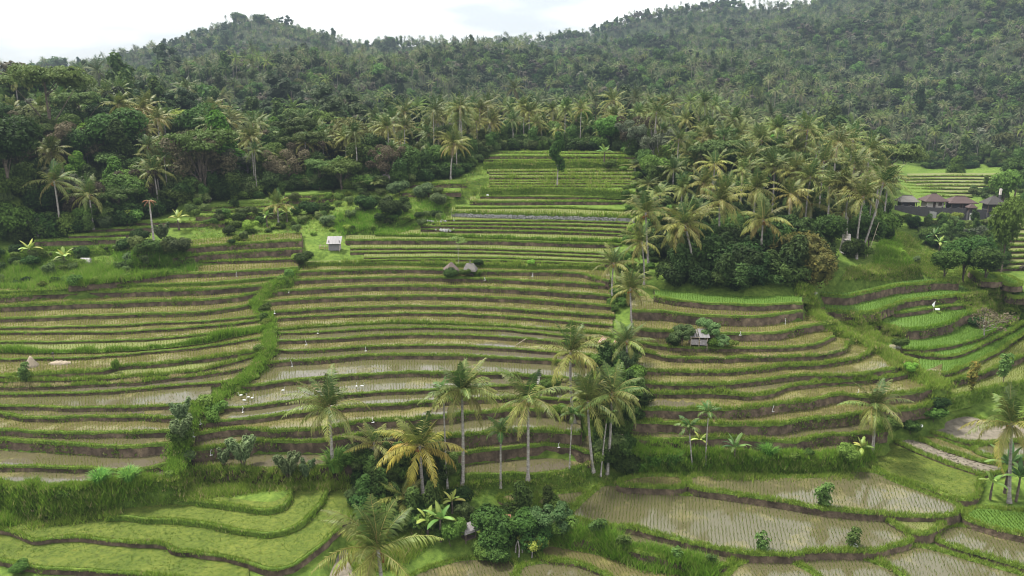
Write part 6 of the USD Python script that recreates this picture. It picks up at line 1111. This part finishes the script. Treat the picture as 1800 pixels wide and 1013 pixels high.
P = at(890, 962); x = item('brick_shrine', P + [0, .8, .4], 'red brick shrine post rising out of the leafy clump', 'shrine'); putm('shaft', [box(-.16, .16, -.16, .16, 0, 1.35), box(-.26, .26, -.26, .26, 1.0, 1.12), box(-.22, .22, -.22, .22, .2, .4)], 'red_brick', x)
putm('throne', [box(-.22, .22, -.2, .2, 1.35, 1.5), box(-.3, .3, -.26, .26, 1.5, 1.66), box(-.36, .36, .14, .22, 1.66, 2.2), box(-.42, .42, -.3, .22, 2.2, 2.28)], 'red_brick', x); putm('ornament', [box(-.2, .2, -.24, -.19, .5, .95)], 'rust', x)
P = at(894, 955); m = trimesh.creation.cylinder(.14, .34, sections=14); x = item('blue_drum', P + [0, .1, .55], 'small blue drum in the shade of the leafy clump', 'drum'); putm('drum', m, 'blue_plastic', x, smooth=30); putm('hoop', [trimesh.creation.annulus(.139, .15, .02).apply_translation([0, 0, z]) for z in (-.08, .08)], 'blue_plastic', x)
# dry stumps of the clump
for k, (bx, by, hh) in enumerate([(912, 980, 1.6), (918, 978, 1.5), (935, 985, 1.9), (906, 975, 1.2)]):
    P = at(bx, by); v, f = tube([[0, 0, -.1], [.05, 0, hh * .5], [-.06 + .1 * k, 0, hh]], [.08, .07, .05], 7); x = item('dead_tree', P, ['pale dead trunk below the brick shrine, thickest of four', 'pale dead trunk leaning right below the brick shrine', 'pale dead trunk wrapped by the yellow creeper', 'short thin dead trunk at the left of the four'][k], 'dead tree'); put('trunk', v, f, 'bark', x, smooth=True); v, f = tube([[.03, 0, hh * .6], [.2, .05, hh * .8], [.25, .1, hh * 1.05]], [.035, .025, .012], 5); put('branch', v, f, 'bark', x, smooth=True)
# striped cloth and crate
P = at(1058, 612); x = item('striped_cloth', P, 'red and white striped cloth stretched in the shrub column', 'cloth', 0)
for k in range(9):
    a, b = k / 9, (k + 1) / 9; c0, c1, d0, d1 = np.array([-.55, -.1, .55]), np.array([.1, .3, 1.1]), np.array([-.15, -.3, .25]), np.array([.6, .1, .85]); putm('stripe', slab([c0 + (d0 - c0) * a, c1 + (d1 - c1) * a, c1 + (d1 - c1) * b, c0 + (d0 - c0) * b], .01), 'red_cloth' if k % 2 == 0 else 'white_cloth', x)
for a, c in ((-.55, .55), (.1, 1.1), (.6, .85)): putm('pole', bar([a, .1, -.4], [a, .1, c], .025), 'bamboo', x)
P = at(1086, 612); x = item('dry_frond_heap', P, 'heap of rusty dry fronds right of the striped cloth', 'frond heap'); 
for k in range(7): putm('frond', slab([[-.6 + k * .15, -.2, .4 + .1 * (k % 3)], [-.5 + k * .15, -.25, .42], [-.35 + k * .16, .3, .75 - .05 * k], [-.45 + k * .16, .3, .8 - .05 * k]], .02), 'rust' if k % 2 else 'dry_leaf', x)
P = at(1098, 792); x = item('dead_banana_leaves', P, 'pale bundle of dead leaves hanging beside the dark bush at the hedge end', 'dead leaves')
for k in range(9): a = -.5 + k * .12; putm('leaf', slab([[a - .4, .1, 1.9 - .1 * k], [a - .28, .1, 1.95 - .1 * k], [a + .32, -.3, .4], [a + .2, -.3, .3]], .02), 'dry_leaf', x)
# white flag, bundle, sacks
P = at(1640, 549); x = item('white_flag', P, 'white flag on a leaning stick on the spur', 'flag'); putm('stick', bar([0, 0, -.1], [.12, 0, 1.5], .02), 'bamboo', x); putm('cloth', slab([[.1, -.02, 1.45], [.04, -.02, .55], [-.2, -.05, .75], [-.34, -.05, .95]], .01), 'white_cloth', x)
def sack(b, lab, s=1.0, name='white_sack', mat='white_cloth'):
    P = at(*b); m = trimesh.creation.icosphere(2); m.vertices *= np.array([.36, .24, .22]) * s; m.vertices += (meshkit.noise(m.vertices * 6 + P) - .5)[:, None] * .12 * s; m.vertices[:, 2] = np.maximum(m.vertices[:, 2], -.14 * s); x = item(name, P + [0, 0, .14 * s], lab, 'sack'); putm('bag', m, mat, x, smooth=True); n = trimesh.creation.cone(.08 * s, .2 * s, sections=8); n.apply_transform(trimesh.transformations.rotation_matrix(1.2, [0, 1, 0])); n.apply_translation([-.42 * s, 0, .06 * s]); putm('tied_neck', n, mat, x)
sack((1501, 970), 'white sack lying on the bund below the largest paddy', 1.0); sack((1617, 752), 'white sack at the corner of the mud paddy on the right', .9); sack((1647, 551), 'white bundle in the young rice below the white flag', .9); sack((857, 348), 'small white bundle at the left of the upper terraces', .8); sack((1432, 526), 'pale boulder like bundle on the rim in front of the knoll', .9, 'pale_bundle', 'rock')
# bamboo rack on the middle terrace, leaning pole, dead palm trunk
P = at(913, 607); x = item('bamboo_rack', P, 'pale bamboo lattice ramp between two middle terraces', 'rack', 0)
for k in range(7): putm('slat', bar([-.55 + k * .17, -.3 + k * .1, .0 + k * .09], [-.25 + k * .17, -.1 + k * .1, .12 + k * .09], .025, 4), 'bamboo', x)
for d in (0, .3): putm('pole', bar([-.6 + d, -.32 + d * .6, .0 + d * .3], [.6 + d, .35 + d * .6, .62 + d * .3], .03, 4), 'bamboo', x)
P = at(1524, 451); x = item('leaning_pole', P, 'thin pale pole leaning beside the long palm trunk at the shrine', 'pole'); putm('pole', bar([0, 0, -.2], [1.35, .2, 5.4], .05), 'bamboo', x); putm('crosspiece', bar([.75, 0, 3.4], [1.25, .2, 3.5], .03), 'bamboo', x)
P = at(271, 430); Ct = onr(267, 352, math.hypot(P[0], P[1])); x = item('dead_palm', P, 'bare dead palm trunk with a rusty tuft standing on the left slope', 'dead palm'); v, f = trunk_mesh(Ct[2] - P[2], .17, .11, .25, RO, 8, 14); put('trunk', v, f, 'bark', x, smooth=True)
for k in range(6): S_ = frond(1.3, math.radians(10 - 30 * (k % 3)), math.radians(80), k * 1.05, 9, RO, np.array((.22, .12, .05)), .3, .08, 1.2); S_.v = [q + [0, 0, Ct[2] - P[2]] for q in S_.v]; S_.put('dry_frond', 'palm_leaf', x)
# piles of field stones: each stone a part
for b, n, sp, lab in [((782, 408), 22, 1.0, 'pile of pale field stones at the left end of the upper terraces'), ((766, 391), 14, 1.2, 'scattered pale stones below the stone bank'), ((1310, 840), 3, .3, 'few pale stones at the foot of the hedge'), ((880, 800), 5, .6, 'muddy stones at the washed out bank')][:3]:
    P = at(*b); x = item('stone_pile', P, lab, 'stones'); ico = trimesh.creation.icosphere(1)
    for k in range(n): v = ico.vertices * RO.uniform(.1, .24, 3) * (1 + .4 * (meshkit.noise(ico.vertices * 2 + k)[:, None] - .5)) + [RO.normal(0, sp), RO.normal(0, sp * .4), .08 + RO.random() * .15]; put('stone', v, ico.faces, 'rock', x)
# the stone bank: its stones
s = SL['E12']; d = arc(s['P']); k = 0
while k < 290:
    u = RO.uniform(3, d[-1] - 3); p, n_ = along(s['P'], np.array([u]), np.c_[s['N'], s['N'][:, 0] * 0]); t = RO.uniform(.25, .98); q = p[0] + n_[0] * (BAT * s['dh'] * t + .02); q[2] = s['z'] - t * s['dh']; ico = trimesh.creation.icosphere(0)
    v = ico.vertices * RO.uniform(.1, .22, 3) * [1, .7, .8] + q; put('stone', v, ico.faces, 'rock', stage.GetPrimAtPath('/World/' + [p_.GetName() for p_ in stage.GetPrimAtPath('/World').GetChildren() if p_.GetName().startswith('rice_terrace')][ORDER.index('E12')])); k += 1
# little spouts of water falling from terrace to terrace
SP = [(508, 511, 520, 'on the third big bank right of the diagonal strip'), (483, 549, 555, 'close to the diagonal strip below its bend'), (559, 584, 589, 'in the middle block, shortest of the trio below the bend'), (538, 599, 606, 'with a bright splash right of the diagonal strip'), (643, 610, 617, 'in the middle of the block above the wide paddy'), (513, 633, 646, 'dropping into the wide paddy near the diagonal strip'),
      (427, 715, 724, 'beside the white egrets'), (354, 741, 754, 'next to the feathery bush on the strip, upper one'), (341, 763, 774, 'next to the feathery bush on the strip, lower one'), (372, 790, 808, 'falling beside the blue green shrubs'), (982, 781, 803, 'curving down the bank right of the mottled palm'), (1300, 586, 601, 'right of the small bamboo hut'), (1380, 560, 570, 'at the right end of the bank above the bamboo hut'),
      (1358, 713, 729, 'slanting down the bare bank in the right block'), (852, 491, 498, 'right of the two thatched roofs'), (936, 480, 487, 'high in the middle block toward the palms'), (416, 478, 486, 'high in the left block'), (1212, 771, 786, 'behind the areca pair'), (656, 736, 752, 'behind the golden palm'), (1508, 783 - 98, 792 - 98, 'beside the wind swept palm crown')]
for px_, y0, y1, lab in SP:
    B0 = at(px_, y1 + .5); r0 = math.hypot(B0[0], B0[1]); T0 = onr(px_, y0, r0 + .15); h = max(.4, T0[2] - B0[2]); d = -B0[:2] / r0
    x = item('water_spout', B0, f'thin white water spout {lab}', 'water spout', math.degrees(math.atan2(d[1], d[0])) + 90)
    t = np.linspace(0, 1, 9); c = np.stack([.06 * np.sin(t * 5 + px_), .28 - .32 * t ** .6 * 1, h * (1 - t ** 1.3)], 1); v, f = tube(c, np.linspace(.018, .04, 9), 6); put('jet', v, f, 'falling_water', x, smooth=True)
    m = trimesh.creation.icosphere(2); m.vertices *= [.15, .1, .03]; m.vertices += (meshkit.noise(m.vertices * 9 + px_) - .5)[:, None] * [.1, .1, .06]; m.apply_translation([0, -.06, .01]); putm('splash', m, 'falling_water', x, smooth=True)
# egrets
def egret(name):
    proto(name); path = f'/World/library/{name}'; m = trimesh.creation.icosphere(2); m.vertices *= [.2, .09, .1]; m.vertices[:, 2] += .34 - .15 * m.vertices[:, 0]; v, f = tube([[.15, 0, .36], [.24, 0, .5], [.2, 0, .62], [.27, 0, .72]], [.045, .03, .025, .035], 7); b, g = tube([[.27, 0, .72], [.36, 0, .71], [.44, 0, .69]], [.03, .015, .003], 5)
    putm('body', m, 'egret_white', path, smooth=True); put('neck', v, f, 'egret_white', path, smooth=True); put('beak', b, g, 'straw', path); 
    for s_ in (-.03, .03): putm('leg', bar([0, s_, 0], [.01, s_, .3], .009, 5), 'dark_wood', path)
egret('egret_kind')
for b, rz, lab in [((430, 709), 20, 'white egret standing nearest the rim above the spout'), ((437, 704), 160, 'white egret second from the right in the lower left paddy'), ((444, 706), 60, 'white egret furthest right in the lower left paddy'), ((424, 702), 200, 'white egret furthest left in the lower left paddy'), ((498, 693), 40, 'lone white egret in the paddy left of the tall grey palm'), ((627, 685), 90, 'white egret in the paddy right of the tall grey palm, left one'), ((637, 685), 10, 'white egret in the paddy right of the tall grey palm, right one')]:
    place('egret', 'egret_kind', at(*b), rz, 1.0, label=lab, cat='bird', group='egrets in the paddies')
# the walled compound in the valley at the right
P0 = at(1665, 391); sl = math.hypot(*P0[:2]) * 1.015 / FPX; zc = float(max(P0[2], *[surface(*onr(x_, 388, math.hypot(*P0[:2]))[:2]) for x_ in range(1575, 1770, 15)])); rc = math.hypot(*P0[:2])
def cpos(px_, back=0.0): q = onr(px_, 388, rc + back); return np.array([q[0], q[1], zc])
a, b = cpos(1571), cpos(1768, 4); n = 14; x = item('compound_wall', (a + b) / 2, 'long dark stone wall in front of the tiled houses in the right valley', 'wall', math.degrees(math.atan2(b[1] - a[1], b[0] - a[0]))); Lw = float(np.linalg.norm(b[:2] - a[:2]))
for k in range(n): u = -Lw / 2 + Lw * k / n; putm('wall_panel', box(u + .12, u + Lw / n - .02, -.12, .12, -2.5, 1.15), 'dark_stone', x); putm('pier', box(u - .16, u + .16, -.18, .18, -2.5, 1.4), 'dark_stone', x)
def house(px_, back, w, d, wall, rise, ridge, mat, lab, wmat='dark_stone', rz=-4, door=True, z=0.5):
    P = cpos(px_, back); x = item('tiled_house' if mat == 'red_tile' else 'pavilion', P, lab, 'house', rz); putm('plinth', box(-w * .46, w * .46, -d * .46, d * .46, -2.5, z), 'dark_stone', x); putm('wall', box(-w * .4, w * .4, -d * .3, d * .4, z, z + wall), wmat, x); putm('roof', hip_roof(w * 1.1, d * 1.15, z + wall - .1, z + wall + rise, ridge, t=.15), mat, x); putm('ridge_cap', bar([-ridge / 2, 0, z + wall + rise + .03], [ridge / 2, 0, z + wall + rise + .03], .1), mat, x)
    for k in (-1, 0, 1): putm('post', box(k * w * .42 - .08, k * w * .42 + .08, -d * .45, -d * .45 + .16, z, z + wall), 'white_plaster' if wmat == 'white_plaster' else 'dark_wood', x)
    if door: putm('door', box(-.5, .4, -d * .3 - .04, -d * .3 - .003, z, z + 1.9), 'dark_wood', x); putm('window', box(w * .14, w * .3, -d * .3 - .04, -d * .3 - .003, z + .9, z + 1.7), 'dark_wood', x)
    for k in range(3): putm('step', box(-w * .3, -w * .02, -d * .46 - .3 * (k + 1), -d * .46 - .3 * k - .003, -2.5, z - .16 * (k + 1)), 'rock', x)
house(1636, 3.5, 5.2, 4.2, 2.2, 1.5, 1.2, 'red_tile', 'house with a red brown hipped tile roof and white steps, left of the tiled pair', 'white_plaster'); house(1682, 5, 6.2, 4.2, 2.0, 1.3, 2.4, 'red_tile', 'house with a longer red brown hipped tile roof, right of the tiled pair'); house(1704, 2.5, 2.0, 1.8, 1.2, .8, .1, 'red_tile', 'small square kiosk with a red pyramid roof before the tiled houses', door=False)
house(1741, 5, 4.2, 3.6, 2.2, 1.7, .4, 'black_thatch', 'pavilion with a dark steep thatched roof at the right end of the compound'); house(1590, 4, 4.2, 3.4, 1.6, 1.2, 2.6, 'grey_thatch', 'pavilion with a weathered pale roof at the left end of the compound', door=False)
P = cpos(1751, 6); x = item('shrine_tower', P, 'narrow pale shrine tower beside the dark thatched pavilion', 'shrine'); putm('tower', [box(-.45, .45, -.45, .45, -2.5, 2.0), box(-.3, .3, -.3, .3, 2.0, 3.6), box(-.2, .2, -.2, .2, 3.6, 4.6)], 'dark_stone', x); putm('spire', box(-.22, .22, -.22, .22, 4.6, 6.0), 'white_plaster', x)

# the air between the camera and the hills
M('air', {'v': ('principled_volume', {'color': (.66, .82, 1.0), 'density': .00008, 'anisotropy': .2})}, [], surf=None, volume='v.volume')
hz_ = trimesh.creation.box([2600, 1500, 340]); hz_.apply_translation([0, 560, 150]); putm('haze', hz_, 'air', kind='stuff', label='thin pale haze over the valley and hills', cat='haze')
